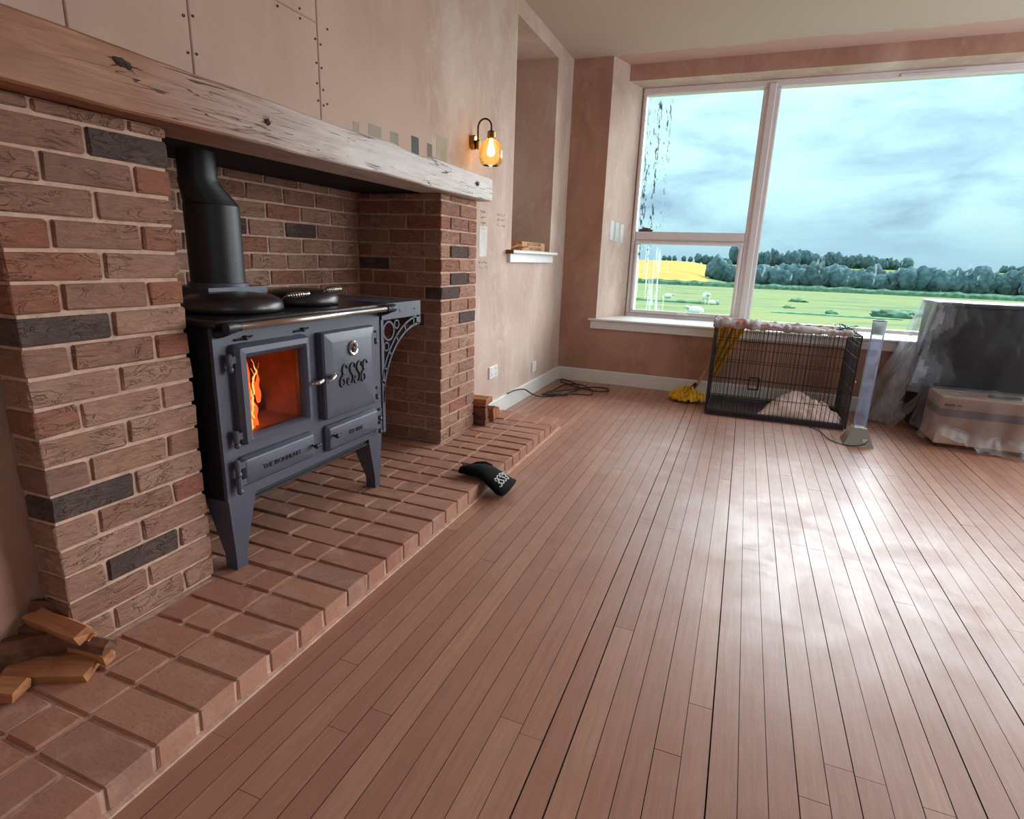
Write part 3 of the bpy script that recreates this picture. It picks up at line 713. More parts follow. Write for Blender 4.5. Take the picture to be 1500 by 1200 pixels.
# back of the fireplace
bk = struct('wall_fireplace', MB().box(XBK - 0.12, XBK - 0.007, YC - 0.1, YD + 0.1, HZ, BZ + 0.3), MORTAR, 'brick back wall of the fireplace opening')
for r in range(19):
    z0 = HZ + 0.008 + r * CH; y = YC + 0.004 - (0.1125 if r % 2 else 0)
    while y < YD - 0.02:
        a, b = max(y, YC + 0.002), min(y + F, YD - 0.002)
        if b - a > 0.03: put_brick(bk, XBK - Hb, XBK, a, b, z0, min(z0 + 0.065, BZ + 0.003), pickmat(0.03, 0.12, 0.4))
        y += F + J
struct('ceiling_chimney', MB().box(XBK - 0.1, -1.665, YC - 0.1, YD + 0.1, BZ + 0.005, BZ + 0.03), SOOT, 'black closure plate at the top of the fireplace opening')

# hearth
hearth = thing('hearth', (-1.3, 2.0, 0), 'raised red brick hearth running under the stove and along the wall', 'hearth')
HF = -1.085; HY0, HY1 = 0.345, 3.722
hm = MB(); e = 0.006
hm.box(-1.66, HF - e, HY0 + e, HY1 - e, 0, HZ - 0.007); hm.box(XBK - 0.1, -1.661, YC - 0.15, YD + 0.15, 0, HZ - 0.007); hm.box(HF - 0.02, HF + 0.012, HY0, HY1 - 0.01, -0.001, 0.006)
hm.build('mortar_bed', MORTAR, hearth)
def hb(x0, x1, y0, y1):
    me = bmesh_brick(x1 - x0, y1 - y0, 0.066, B_HEARTH, random.randrange(4))
    o = child('brick', me, hearth, ((x0 + x1) / 2, (y0 + y1) / 2, HZ - 0.033 + random.uniform(-0.0015, 0.001)))
    o.rotation_euler = (random.uniform(-0.004, 0.004), random.uniform(-0.004, 0.004), random.uniform(-0.008, 0.008))
py = 0.1125
y = HY0
for yy in (HY0, HY1 - F):
    for k in range(4): hb(HF - k * py - Hb, HF - k * py, yy, yy + F)
    hb(-1.655, HF - 4 * py, yy, yy + F)
k = 0; y = HY0 + F + J
nb_ = int(round((HY1 - F - J - y + J) / py)); py2 = (HY1 - F - J - y + J) / nb_; bwid = py2 - J
for k in range(nb_):
    a, b = y + k * py2, y + k * py2 + bwid
    hb(HF - F, HF, a, b)
    mid = (a + b) / 2
    inside = YC + 0.0 < mid < YD
    lim = XBK + 0.003 if inside else (-1.655 if (mid < YA or mid > YE) else XP + 0.004)
    x = HF - F - J
    if k % 2 == 0: hb(x - Hb, x, a, b); x -= Hb + J
    while x - 0.04 > lim:
        xe = max(x - F, lim)
        if not inside and k % 2 == 0 and x - Hb > lim and xe < XP + 0.02: xe = max(x - Hb, lim)
        hb(xe, x, a, b); x = xe - J

# ------------------------------------------------------------------ oak beam
beam = thing('oak_beam', (-1.56, 0.70, BZ), 'rough oak mantel beam over the stove, brown at near end and painted pale with window glare at far end', 'beam')
B0, B1 = 0.62, 3.312
mb = MB(); NS = 120; L = []
for i in range(NS + 1):
    t = i / NS; y = B0 + (B1 - B0) * t
    w = nz(y * 2.3, 0.3) * 0.010 + nz(y * 7.0, 4.1) * 0.004
    w2 = nz(y * 2.0, 7.3) * 0.009 + nz(y * 8.0, 2.1) * 0.004
    top = BZ + 0.150 - 0.022 * t + w - (0.012 if 2.28 < y < 2.62 else 0) * math.sin(max(0, min(1, (y - 2.28) / 0.34)) * PI)
    fx = -1.462 + nz(y * 3, 9.0) * 0.004; bt = BZ + 0.002 + max(-0.004, w2 * 0.8); xb = XW + 0.004 if False else -1.665
    c = 0.005
    sec = [(xb, BZ + 0.001), (fx - 0.06, BZ + 0.001 + 0.3 * (bt - BZ)), (fx - c - 0.004, bt), (fx - 0.002, bt + c), (fx + 0.002 + nz(y * 5, 1) * 0.002, bt + 0.045), (fx + nz(y * 5, 3) * 0.003, (bt + top) / 2),
           (fx + 0.001 + nz(y * 4, 5) * 0.003, top - 0.040), (fx - 0.003, top - 0.007), (fx - 0.012, top), (fx - 0.08, top + 0.004), (XW - 0.03, top + 0.004), (xb, top)]
    L.append([(x, y, z) for x, z in sec])
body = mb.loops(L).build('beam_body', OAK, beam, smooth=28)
def knot(y, z, ry, rz):
    r = random.Random(int(y * 1000)); m = MB()
    m.loops([[(-1.4625 + h, y + ry * q * math.cos(a * PI / 10) * (1 + 0.35 * nz(a * 1.3, y)), z + rz * q * math.sin(a * PI / 10) * (1 + 0.35 * nz(a * 1.1, y + 3)) - 0.10 * ry * q * math.cos(a * PI / 10)) for a in range(20)] for q, h in ((1.0, 0.0), (0.9, 0.0042), (0.5, 0.0046))])
    for k in range(7):
        a = r.uniform(0, 2 * PI); l = r.uniform(1.2, 2.2); p = []
        for t in range(5): p.append((-1.4585, y + ry * l * math.cos(a) * t / 4 + r.uniform(-0.002, 0.002), z + rz * l * math.sin(a) * t / 4 + r.uniform(-0.0015, 0.0015)))
        m.tube(p, [0.0018, 0.0016, 0.0013, 0.0010, 0.0004], 5)
    m.build('knot', KNOT, beam, smooth=True)
knot(1.085, BZ + 0.108, 0.026, 0.010); knot(1.545, BZ + 0.072, 0.012, 0.008); knot(3.10, BZ + 0.075, 0.018, 0.010)

# ------------------------------------------------------------------ stove
XF = -1.495
stv = thing('range_stove', (-1.75, 1.73, HZ), 'blue-black cast iron wood-fired range cooker burning in the brick fireplace', 'stove')
def part(mb, name, mat, par=None, smooth=False, label=None):
    o = mb.build(name, mat, par or stv, smooth)
    if label: o['label'] = label
    return o
SY0, SY1, SZ0, SZ1, XS = 1.288, 2.170, 0.325, 0.905, -2.03
cas = MB()   # casing: shell with a hollow firebox
cas.box(XS, XF - 0.012, SY0 + 0.004, 1.352, SZ0, SZ1).box(XS, XF - 0.012, 1.69, SY1 - 0.004, SZ0, SZ1).box(XS, XF - 0.012, 1.352, 1.69, SZ0, 0.52).box(XS, XF - 0.012, 1.352, 1.69, 0.83, SZ1).box(XS, -1.86, 1.352, 1.69, 0.52, 0.83)
part(cas, 'casing', IRON_D)
fp = MB()
def fpan(y0, y1, z0, z1): fp.box(XF - 0.014, XF, y0, y1, z0, z1)
fpan(SY0, 1.372, SZ0, SZ1); fpan(1.66, SY1, SZ0, SZ1); fpan(1.372, 1.66, SZ0, 0.525); fpan(1.372, 1.66, 0.815, SZ1)
part(fp, 'front_panel', IRON)
fb = MB()   # firebox lining
fb.box(-1.86, -1.852, 1.352, 1.69, 0.52, 0.83).box(-1.855, XF - 0.02, 1.352, 1.360, 0.52, 0.83).box(-1.855, XF - 0.02, 1.682, 1.69, 0.52, 0.83).box(-1.855, XF - 0.02, 1.36, 1.682, 0.52, 0.528).box(-1.855, XF - 0.02, 1.36, 1.682, 0.822, 0.83)
part(fb, 'firebox_lining', FIREB)
for k, (y, z, a, l) in enumerate(((1.50, 0.55, 0.15, 0.11), (1.57, 0.56, -0.2, 0.10), (1.53, 0.60, 0.5, 0.09))):
    m = MB(); d = Vector((math.sin(a) * 0.5, math.cos(a), 0.1 * a)); c = Vector((-1.70, y, z))
    m.tube([c - d * l, c - d * l * 0.3, c + d * l * 0.4, c + d * l], [0.022, 0.028, 0.026, 0.02], 8); part(m, 'burning_log', BARK, smooth=40)
def flame(y, x, z0, h, w, seed, mat):
    m = MB(); L = []; n = 12
    for i in range(n + 1):
        t = i / n; ww = w * (math.sin(PI * min(1, t * 1.15 + 0.12)) ** 0.8) * (1 - t) ** 0.35 + 0.0008
        cy = y + 0.016 * nz(t * 3.5, seed) * (0.4 + t); cx = x + 0.01 * nz(t * 3, seed + 9)
        L.append([(cx + 0.35 * ww * math.cos(a * PI / 4), cy + ww * math.sin(a * PI / 4), z0 + h * t) for a in range(8)])
    part(m.loops(L), 'flame', mat, smooth=True)
rf = random.Random(3)
for k in range(9):
    flame(1.428 + 0.007 * k * rf.random(), -1.522 - 0.015 * rf.random(), 0.535 + 0.07 * rf.random() * (k % 3), 0.10 + 0.13 * rf.random(), 0.010 + 0.010 * rf.random(), k * 3.1, FLAME)
for k in range(5):
    flame(1.424 + 0.012 * rf.random() + 0.005 * k, -1.512, 0.54 + 0.04 * k, 0.05 + 0.05 * rf.random(), 0.0045, 50 + k * 2.7, FLAME_H)
# fire door
fd = MB()
def frame_ring(mb, o, i, steps):
    (a0, a1, c0, c1), (b0, b1, d0, d1) = o, i
    L = []
    for t, x, r in steps:
        y0, y1, z0, z1 = a0 + (b0 - a0) * t, a1 + (b1 - a1) * t, c0 + (d0 - c0) * t, c1 + (d1 - c1) * t
        L.append(rr((y0 + y1) / 2, (z0 + z1) / 2, (y1 - y0) / 2, (z1 - z0) / 2, r, x))
    return mb.loops(L, True, False, False)
frame_ring(fd, (1.345, 1.678, 0.512, 0.846), (1.390, 1.642, 0.540, 0.800), [(0, XF + 0.001, 0.012), (0, XF + 0.022, 0.012), (0.22, XF + 0.038, 0.010), (0.62, XF + 0.040, 0.006), (0.80, XF + 0.034, 0.004), (1.0, XF + 0.020, 0.003), (1.0, XF - 0.012, 0.003)])
door = part(fd, 'fire_door', IRON, smooth=30)
MB().box(XF + 0.008, XF + 0.012, 1.386, 1.646, 0.535, 0.806).build('door_glass', STOVE_G, door)
def chrome_handle(y, z, s, par):
    m = MB(); x = XF + 0.045
    m.tube([(XF + 0.03, y - s * 0.012, z), (x + 0.006, y - s * 0.010, z), (x + 0.012, y, z)], 0.005, 8)
    m.tube([(x + 0.012, y - s * 0.006, z), (x + 0.016, y + s * 0.010, z + 0.002), (x + 0.016, y + s * 0.028, z + s * 0.002 + 0.004), (x + 0.014, y + s * 0.044, z + 0.006)], [0.006, 0.009, 0.010, 0.004], 10)
    o = m.build('door_handle', CHROME, par, smooth=True); o['label'] = 'polished steel teardrop door handle'
chrome_handle(1.675, 0.664, 1, door)
# oven door
od = MB(); rect_loops(od, 1.752, 2.086, 0.496, 0.842, [(0, XF + 0.001, 0.006), (0, XF + 0.026, 0.006), (0.006, XF + 0.034, 0.006), (0.040, XF + 0.044, 0.004)])
odoor = part(od, 'oven_door', IRON, smooth=20)
m = MB()
x = XF + 0.045
m.tube([(XF + 0.035, 1.775, 0.668), (x + 0.008, 1.772, 0.668), (x + 0.014, 1.768, 0.669)], 0.005, 8)
m.tube([(x + 0.014, 1.738, 0.656), (x + 0.018, 1.750, 0.664), (x + 0.018, 1.768, 0.674), (x + 0.014, 1.790, 0.677)], [0.003, 0.007, 0.011, 0.008], 10)
o = m.build('door_handle', CHROME, odoor, smooth=True); o['label'] = 'polished steel teardrop door handle'
g = MB().lathe([(0.030, 0.0), (0.030, 0.008), (0.026, 0.011), (0.021, 0.009), (0.021, 0.006), (0.0005, 0.006)], (XF + 0.043, 1.916, 0.766), 'x', 24)
gz = g.build('thermometer', CHROME, odoor, smooth=30); gz['label'] = 'round chrome thermometer dial'
nm = MB().tube([(XF + 0.051, 1.909, 0.752), (XF + 0.051, 1.924, 0.781)], 0.0016, 6); nm.lathe([(0.006, 0.0), (0.006, 0.004), (0.0005, 0.005)], (XF + 0.049, 1.916, 0.766), 'x', 12)
nm.build('dial_needle', LETTER, gz)
# raised script lettering E S S E
ES = [(0.86, 0.86), (0.70, 1.0), (0.44, 0.97), (0.30, 0.80), (0.36, 0.62), (0.56, 0.55), (0.34, 0.50), (0.10, 0.34), (0.10, 0.12), (0.30, 0.0), (0.55, 0.03), (0.66, 0.18), (0.54, 0.28)]
SS = [(0.98, 0.80), (0.92, 0.96), (0.70, 1.0), (0.46, 0.92), (0.36, 0.74), (0.50, 0.56), (0.72, 0.42), (0.80, 0.22), (0.66, 0.05), (0.40, 0.0), (0.14, 0.06), (0.08, 0.24), (0.24, 0.28)]
def smooth_path(p, n=5):
    out = []
    for i in range(len(p) - 1):
        a, b, c, d = p[max(i - 1, 0)], p[i], p[i + 1], p[min(i + 2, len(p) - 1)]
        for k in range(n):
            t = k / n; out.append(tuple(0.5 * ((2 * b[j]) + (-a[j] + c[j]) * t + (2 * a[j] - 5 * b[j] + 4 * c[j] - d[j]) * t * t + (-a[j] + 3 * b[j] - 3 * c[j] + d[j]) * t ** 3) for j in (0, 1)))
    return out + [p[-1]]
def letters(fn, h, w, thick, pitch, n=8):
    mbs = []
    for k, gl in enumerate((ES, SS, SS, ES)):
        m = MB(); pts = smooth_path(gl); P = []; R = []
        for i, (u, v) in enumerate(pts):
            P.append(fn(k * pitch + u * w + 0.18 * (v - 0.5) * w, v * h)); t = i / (len(pts) - 1); R.append(thick * (0.55 + 0.55 * math.sin(PI * t)) if 0 < i < len(pts) - 1 else thick * 0.9)
        m.tube(P, R, n)
        for e_ in (0, -1): m.lathe([(0.0001, -thick), (thick * 1.2, -thick * 0.3), (thick * 1.2, thick * 0.3), (0.0001, thick)], P[e_], 'x', 8)
        mbs.append(m)
    return mbs
for m in letters(lambda u, v: (XF + 0.0455, 1.826 + u, 0.620 + v), 0.086, 0.050, 0.0046, 0.0455):
    m.build('raised_letter', LETTER, odoor, smooth=True)
# ash doors
ash1 = part(rect_loops(MB(), 1.338, 1.692, 0.366, 0.470, [(0, XF + 0.001, 0.014), (0, XF + 0.012, 0.014), (0.010, XF + 0.026, 0.010), (0.014, XF + 0.028, 0.008)]), 'ash_door', IRON, smooth=25)
ash2 = part(rect_loops(MB(), 1.764, 2.112, 0.358, 0.466, [(0, XF + 0.001, 0.014), (0, XF + 0.012, 0.014), (0.010, XF + 0.026, 0.010), (0.014, XF + 0.028, 0.008)]), 'ash_door', IRON, smooth=25)
def text_mesh(txt, size, extrude):
    cu = bpy.data.curves.new('lettering', 'FONT'); cu.body = txt; cu.size = size; cu.extrude = extrude; cu.align_x = 'CENTER'; cu.align_y = 'CENTER'
    to = bpy.data.objects.new('lettering', cu); COL.objects.link(to); dg = bpy.context.evaluated_depsgraph_get()
    me = bpy.data.meshes.new_from_object(to.evaluated_get(dg)); bpy.data.objects.remove(to); bpy.data.curves.remove(cu); return me
def text_on(txt, size, extrude, mat, par, loc, mat3, stretch=1.0):
    me = text_mesh(txt, size, extrude); me.materials.clear(); me.materials.append(mat)
    for v in me.vertices: v.co = mat3 @ Vector((v.co.x * stretch, v.co.y, v.co.z))
    return child('lettering', me, par, loc)
FACEX = Matrix(((0, 0, 1), (1, 0, 0), (0, 1, 0)))    # text x -> world y, text y -> world z, faces +x
text_on('THE IRONHEART', 0.024, 0.002, LETTER, ash1, (XF + 0.0285, 1.513, 0.414), FACEX, 1.02)
text_on('EST 1854', 0.024, 0.002, LETTER, ash2, (XF + 0.0285, 1.938, 0.410), FACEX, 0.98)
def knob(y, z, par, mat=IRON_D):
    m = MB().lathe([(0.0035, 0.0), (0.0035, 0.018), (0.009, 0.021), (0.010, 0.027), (0.006, 0.033), (0.0005, 0.034)], (XF + 0.026, y, z), 'x', 12)
    m.tube([(XF + 0.044, y - 0.004, z), (XF + 0.048, y + 0.022, z - 0.002), (XF + 0.046, y + 0.034, z)], [0.005, 0.006, 0.004], 8)
    m.build('knob', mat, par, smooth=True)
knob(1.665, 0.420, ash1); knob(1.788, 0.426, ash2)
# hinges
def hinge(y, z, w, par):
    m = MB(); m.box(XF + 0.001, XF + 0.026, min(y, y + w), max(y, y + w), z - 0.011, z + 0.011); m.lathe([(0.009, -0.020), (0.010, -0.012), (0.010, 0.016), (0.006, 0.020)], (XF + 0.018, y, z), 'z', 10)
    h = m.build('hinge', IRON, par, smooth=35)
    MB().lathe([(0.0005, 0.012), (0.008, 0.008), (0.011, 0.0), (0.008, -0.008), (0.0005, -0.012)], (XF + 0.020, y, z - 0.030), 'z', 12).build('hinge_ball', IRON, h, smooth=True)
for z in (0.800, 0.548): hinge(1.328, z, 0.03, door)
for z in (0.795, 0.545): hinge(2.112, z, -0.035, odoor)
for z in (0.448, 0.388): hinge(1.322, z, 0.03, ash1)
for z in (0.440, 0.378): hinge(2.130, z, -0.03, ash2)
# air slides above the fire door
for y in (1.405, 1.672):
    m = MB(); m.tube([(XF + 0.004, y - 0.035, 0.858), (XF + 0.006, y + 0.012, 0.860), (XF + 0.008, y + 0.035, 0.866)], [0.004, 0.004, 0.003], 6); m.lathe([(0.008, 0), (0.008, 0.010), (0.004, 0.014)], (XF, y + 0.008, 0.861), 'x', 10)
    part(m, 'air_slide', LETTER)
# top plate, rail
tp = MB(); tp.loops([[(XS, 1.274, 0.905), (-1.462, 1.274, 0.905), (-1.462, 2.184, 0.905), (XS, 2.184, 0.905)], [(XS, 1.270, 0.910), (-1.456, 1.270, 0.910), (-1.456, 2.188, 0.910), (XS, 2.188, 0.910)],
                      [(XS, 1.270, 0.926), (-1.456, 1.270, 0.926), (-1.456, 2.188, 0.926), (XS, 2.188, 0.926)], [(XS, 1.274, 0.930), (-1.461, 1.274, 0.930), (-1.461, 2.184, 0.930), (XS, 2.184, 0.930)]])
part(tp, 'hob_plate', HOB)
part(MB().tube([(-1.432, 1.335, 0.909), (-1.432, 2.150, 0.909)], 0.0115, 16), 'towel_rail', STEEL, smooth=True, label='brushed steel towel rail')
for y, s in ((1.305, 1), (2.172, -1)):
    m = MB().lathe([(0.012, -0.024), (0.018, -0.020), (0.0185, 0.010), (0.015, 0.016), (0.015, 0.034), (0.011, 0.036)] if s > 0 else [(0.011, -0.036), (0.015, -0.034), (0.015, -0.016), (0.0185, -0.010), (0.018, 0.020), (0.012, 0.024)], (-1.432, y, 0.909), 'y', 16)
    m.tube([(-1.432, y, 0.905), (-1.455, y, 0.893), (XF + 0.002, y, 0.885)], [0.014, 0.013, 0.016], 10)
    part(m, 'rail_bracket', IRON_D, smooth=40)
# hob lids
def lid(cx, cy, r, hook):
    m = MB(); prof = [(r * 0.94, 0.0), (r, 0.006), (r, 0.016), (r * 0.985, 0.030), (r * 0.93, 0.042), (r * 0.8, 0.052), (r * 0.5, 0.060), (0.001, 0.062)]
    lo = part(m.lathe(prof, (cx, cy, 0.931), 'z', 40), 'hob_lid', LID, smooth=True)
    return lo
l1 = lid(-1.665, 1.535, 0.168, 0); l2 = lid(-1.69, 1.905, 0.150, 1)
# coil handle of each lid, reaching to the right-front
def coil_handle(p0, d, par, steel):
    d = Vector(d).normalized(); p0 = Vector(p0); m = MB()
    m.tube([p0, p0 + d * 0.03 + Vector((0, 0, 0.006)), p0 + d * 0.05 + Vector((0, 0, 0.022)), p0 + d * 0.065 + Vector((0, 0, 0.026))], 0.004, 8)
    m.build('handle_stem', IRON_D, par, smooth=True)
    c = MB(); s = d.orthogonal().normalized(); q = d.cross(s); pts = []
    for i in range(12 * 9 + 1):
        t = i / (12 * 9); a = i / 12 * 2 * PI; rr_ = 0.006 + 0.007 * math.sin(PI * t)
        pts.append(p0 + d * (0.065 + 0.085 * t) + Vector((0, 0, 0.026)) + rr_ * (math.cos(a) * s + math.sin(a) * q))
    c.tube(pts, 0.0026, 5); c.tube([p0 + d * 0.06 + Vector((0, 0, 0.026)), p0 + d * 0.155 + Vector((0, 0, 0.026))], 0.004, 6)
    c.build('coil_grip', CHROME if steel else STEEL, par, smooth=True)
coil_handle((-1.555, 1.60, 0.953), (0.30, 0.95, 0.05), l1, True)
coil_handle((-1.575, 1.855, 0.965), (0.05, 1.0, 0.0), l2, False)
# legs
def leg(y0t, y1t, y0b, y1b, x0t, x1t, x0b, x1b):
    m = MB(); L = []
    for z, ya, yb, xa, xb_ in ((SZ0 + 0.002, y0t, y1t, x0t, x1t), (0.12, y0b, y1b, x0b, x1b), (HZ, y0b, y1b, x0b, x1b)):
        L.append([(xa, ya, z), (xb_, ya, z), (xb_, yb, z), (xa, yb, z)])
    part(m.loops(L), 'leg', IRON)
leg(SY0 + 0.002, 1.405, 1.303, 1.350, XF - 0.11, XF, XF - 0.055, XF - 0.004)
leg(2.065, SY1 - 0.002, 2.112, 2.150, XF - 0.11, XF, XF - 0.055, XF - 0.004)
leg(SY0 + 0.002, 1.405, 1.303, 1.350, XS, XS + 0.11, XS + 0.005, XS + 0.055)
leg(2.065, SY1 - 0.002, 2.112, 2.150, XS, XS + 0.11, XS + 0.005, XS + 0.055)
tr = MB(); tr.box(XF - 0.30, XF - 0.012, 1.40, 2.068, 0.300, 0.326).box(XF - 0.016, XF - 0.006, 1.395, 2.073, 0.298, 0.306)
part(tr, 'ash_tray', IRON_D)
# side shelf with pierced bracket
sh = MB(); sh.box(XS, XF + 0.004, 2.186, 2.522, 0.912, 0.922)
sh.box(XF - 0.008, XF + 0.004, 2.186, 2.522, 0.850, 0.912)
shelf = part(sh, 'side_shelf', IRON)
for y in (2.335, 2.465):
    MB().lathe([(0.006, 0), (0.006, 0.003), (0.001, 0.004)], (XF + 0.003, y, 0.885), 'x', 8).build('bolt', LETTER, shelf)
bkm = MB()
def strip(c0, c1, x0=XF - 0.008, x1=XF + 0.004):
    n = len(c0); L = [[(x0, *c0[i]), (x1, *c0[i]), (x1, *c1[i]), (x0, *c1[i])] for i in range(n)]
    bkm.loops(L)
bkm.box(XF - 0.008, XF + 0.004, 2.178, 2.198, 0.327, 0.852)
bkm.add(*(lambda v: (v, [(0, 1, 2, 3), (7, 6, 5, 4), (0, 4, 5, 1), (1, 5, 6, 2), (2, 6, 7, 3), (3, 7, 4, 0)]))([(XF + 0.004, 2.48, 0.85), (XF + 0.004, 2.522, 0.85), (XF + 0.004, 2.522, 0.815), (XF + 0.004, 2.49, 0.805), (XF - 0.008, 2.48, 0.85), (XF - 0.008, 2.522, 0.85), (XF - 0.008, 2.522, 0.815), (XF - 0.008, 2.49, 0.805)]))
CYa, CZa = 2.52, 0.47
def arc(ry, rz, a0=PI / 2 + 0.02, a1=PI, n=16): return [(CYa + ry * math.cos(a0 + (a1 - a0) * i / n), CZa + rz * math.sin(a0 + (a1 - a0) * i / n)) for i in range(n + 1)]
ro = arc(0.326, 0.336); ri = arc(0.336, 0.346); ro2 = arc(0.352, 0.374, PI / 2 + 0.02, PI - 0.28); ri2 = arc(0.360, 0.382, PI / 2 + 0.02, PI - 0.28)
strip(ro, ri); strip(ro2, ri2)
for a in (PI / 2 + 0.18, PI / 2 + 0.42, PI / 2 + 0.66, PI / 2 + 0.9, PI / 2 + 1.12, PI / 2 + 1.30):
    p0 = Vector((CYa + 0.330 * math.cos(a), CZa + 0.340 * math.sin(a))); p1 = Vector((CYa + 0.357 * math.cos(a), CZa + 0.379 * math.sin(a))); q = Vector((-(p1 - p0).y, (p1 - p0).x)).normalized() * 0.004
    strip([tuple(p0 - q), tuple(p1 - q)], [tuple(p0 + q), tuple(p1 + q)])
def ring(y, z, r, w):
    n = 20; bkm.loops([[(XF - 0.008, y + r * math.cos(t), z + r * math.sin(t)), (XF + 0.004, y + r * math.cos(t), z + r * math.sin(t)), (XF + 0.004, y + (r - w) * math.cos(t), z + (r - w) * math.sin(t)), (XF - 0.008, y + (r - w) * math.cos(t), z + (r - w) * math.sin(t))] for t in [2 * PI * k / n for k in range(n + 1)]], True, False, False)
ring(2.240, 0.798, 0.046, 0.008); ring(2.306, 0.823, 0.022, 0.006); ring(2.219, 0.728, 0.022, 0.006)
bkm.build('shelf_bracket', IRON, shelf)
# fire light inside the firebox
def point(name, loc, e, col, r, par=None):
    ld = bpy.data.lights.new(name, 'POINT'); ld.energy = e; ld.color = col; ld.shadow_soft_size = r
    o = bpy.data.objects.new(name, ld); COL.objects.link(o); o.location = loc
    if par: o.parent = par; o.location = tuple(loc[i] - wloc(par)[i] for i in range(3))
    return o
point('fire_glow', (-1.60, 1.41, 0.64), 0.8, (1.0, 0.22, 0.04), 0.03, stv)
# flue
flue = thing('flue_pipe', (-1.83, 1.635, 0.93), 'matt black flue pipe rising from the stove with a narrowing collar', 'flue pipe')
FX, FY = -1.83, 1.632
MB().lathe([(0.093, 0.975), (0.093, 1.287), (0.091, 1.290)], (FX, FY, 0), 'z', 32, False).build('lower_pipe', IRON_D, flue, smooth=30)
m = MB(); n = 32
m.loops([[(FX + r * math.cos(2 * PI * k / n), FY - dy + r * math.sin(2 * PI * k / n), z) for k in range(n)] for r, dy, z in ((0.093, 0, 1.286), (0.090, 0.0, 1.294), (0.066, 0.045, 1.362), (0.066, 0.045, 1.372))], True, False, False).build('reducer', IRON_D, flue, smooth=30)
MB().lathe([(0.063, 1.365), (0.063, BZ + 0.02)], (FX, FY - 0.045, 0), 'z', 32, False).build('upper_pipe', IRON_D, flue, smooth=30)
m = MB(); m.loops([rr_ for rr_ in [[(FX + a, FY + b, z) for a, b in ((-0.10, -0.135), (0.10, -0.135), (0.10, 0.135), (-0.10, 0.135))] for z in (0.9305, 1.004)]])
m.build('flue_box', IRON, flue)
MB().lathe([(0.093, 1.004), (0.104, 1.004), (0.104, 1.016), (0.093, 1.018)], (FX, FY, 0), 'z', 32, False).build('flue_collar', IRON, flue, smooth=30)

# ------------------------------------------------------------------ oven glove
gl = thing('oven_glove', (-1.1, 2.45, HZ), 'black cotton oven glove with white script logo, hanging over the hearth edge', 'glove')
def glove():
    # outline strip from hand end (on the hearth) to the open cuff (drooping to the floor)
    ax = [(-1.215, 2.44, HZ + 0.030), (-1.17, 2.455, HZ + 0.034), (-1.12, 2.47, HZ + 0.034), (-1.075, 2.475, HZ + 0.018), (-1.035, 2.475, HZ - 0.004), (-0.995, 2.475, 0.040), (-0.965, 2.475, 0.034)]
    wid = [0.028, 0.048, 0.062, 0.078, 0.088, 0.096, 0.098]; thk = [0.018, 0.026, 0.028, 0.030, 0.032, 0.034, 0.030]
    m = MB(); L = []
    tilt = [0, 0.1, 0.2, 0.45, 0.6, 0.65, 0.6]
    for (p, w, t, a) in zip(ax, wid, thk, tilt):
        ring_ = []
        for k in range(16):
            b = 2 * PI * k / 16; u = w * math.cos(b); v = t * math.sin(b) * (1 + 0.18 * nz(k * 0.9, p[0] * 30))
            ring_.append((p[0] + v * math.sin(a) * 0.5, p[1] + u, max(p[2] + v * math.cos(a * 0.5), 0.004 if p[0] > -1.08 else HZ + 0.002)))
        L.append(ring_)
    m.loops(L)
    b = m.build('mitt', GLOVE, gl, smooth=True)
    th = MB(); th.tube([(-1.10, 2.53, HZ + 0.026), (-1.135, 2.555, HZ + 0.024), (-1.175, 2.545, HZ + 0.022), (-1.20, 2.525, HZ + 0.022)], [0.026, 0.026, 0.022, 0.012], 10)
    th.build('second_pocket', GLOVE, gl, smooth=True)
    MB().tube([(-1.215, 2.50, HZ + 0.015), (-1.235, 2.505, HZ + 0.03), (-1.225, 2.52, HZ + 0.012)], 0.003, 6).build('hanging_loop', GLOVE, gl)
    MB().loops([[(-1.062, 2.575, HZ + 0.016), (-1.020, 2.58, HZ - 0.002), (-1.02, 2.555, HZ - 0.002), (-1.062, 2.55, HZ + 0.016)], [(-1.062, 2.575, HZ + 0.020), (-1.020, 2.58, HZ + 0.002), (-1.02, 2.555, HZ + 0.002), (-1.062, 2.55, HZ + 0.020)]]).build('care_label', GLOVE_T, gl)
    from mathutils.bvhtree import BVHTree
    wl_ = Vector(wloc(gl)); bv = BVHTree.FromPolygons([Vector(v.co) + wl_ for v in b.data.vertices], [tuple(p.vertices) for p in b.data.polygons])
    def on_mitt(u, v):
        x, y = -1.022 + v, 2.525 - u; hit = bv.ray_cast(Vector((x, y, 0.5)), Vector((0, 0, -1)))[0]
        return (x, y, (hit.z if hit else 0.08) + 0.001)
    for mm in letters(on_mitt, 0.042, 0.034, 0.0030, 0.029, 6):
        mm.build('printed_letter', PRINT_W, gl, smooth=True)
glove()

# ------------------------------------------------------------------ split logs
def log(loc, rot, l, a, b, seed, label, group, bark=False):
    r = random.Random(seed); m = MB(); L = []
    prof = [(-a * r.uniform(.8, 1.1), -b * r.uniform(.8, 1)), (a * r.uniform(.7, 1.1), -b * r.uniform(.7, 1)), (a * r.uniform(.8, 1.1), b * r.uniform(.2, .6)), (a * r.uniform(.1, .5), b * r.uniform(.9, 1.1)), (-a * r.uniform(.8, 1.0), b * r.uniform(.5, 1))]
    for i in range(7):
        t = i / 6; s = 1 + 0.08 * nz(t * 3, seed)
        L.append([(l * (t - 0.5) + (r.uniform(-0.006, 0.006) if i in (0, 6) else 0), y * s + 0.003 * nz(t * 4, y * 60, seed), z * s + 0.003 * nz(t * 5, z * 60, seed)) for y, z in prof])
    m.loops(L); me = m.mesh('split_log', BARK if bark else SPLIT)
    o = bpy.data.objects.new('split_log', me); COL.objects.link(o); o.location = loc; o.rotation_euler = rot
    return tag(o, label, 'log', group)
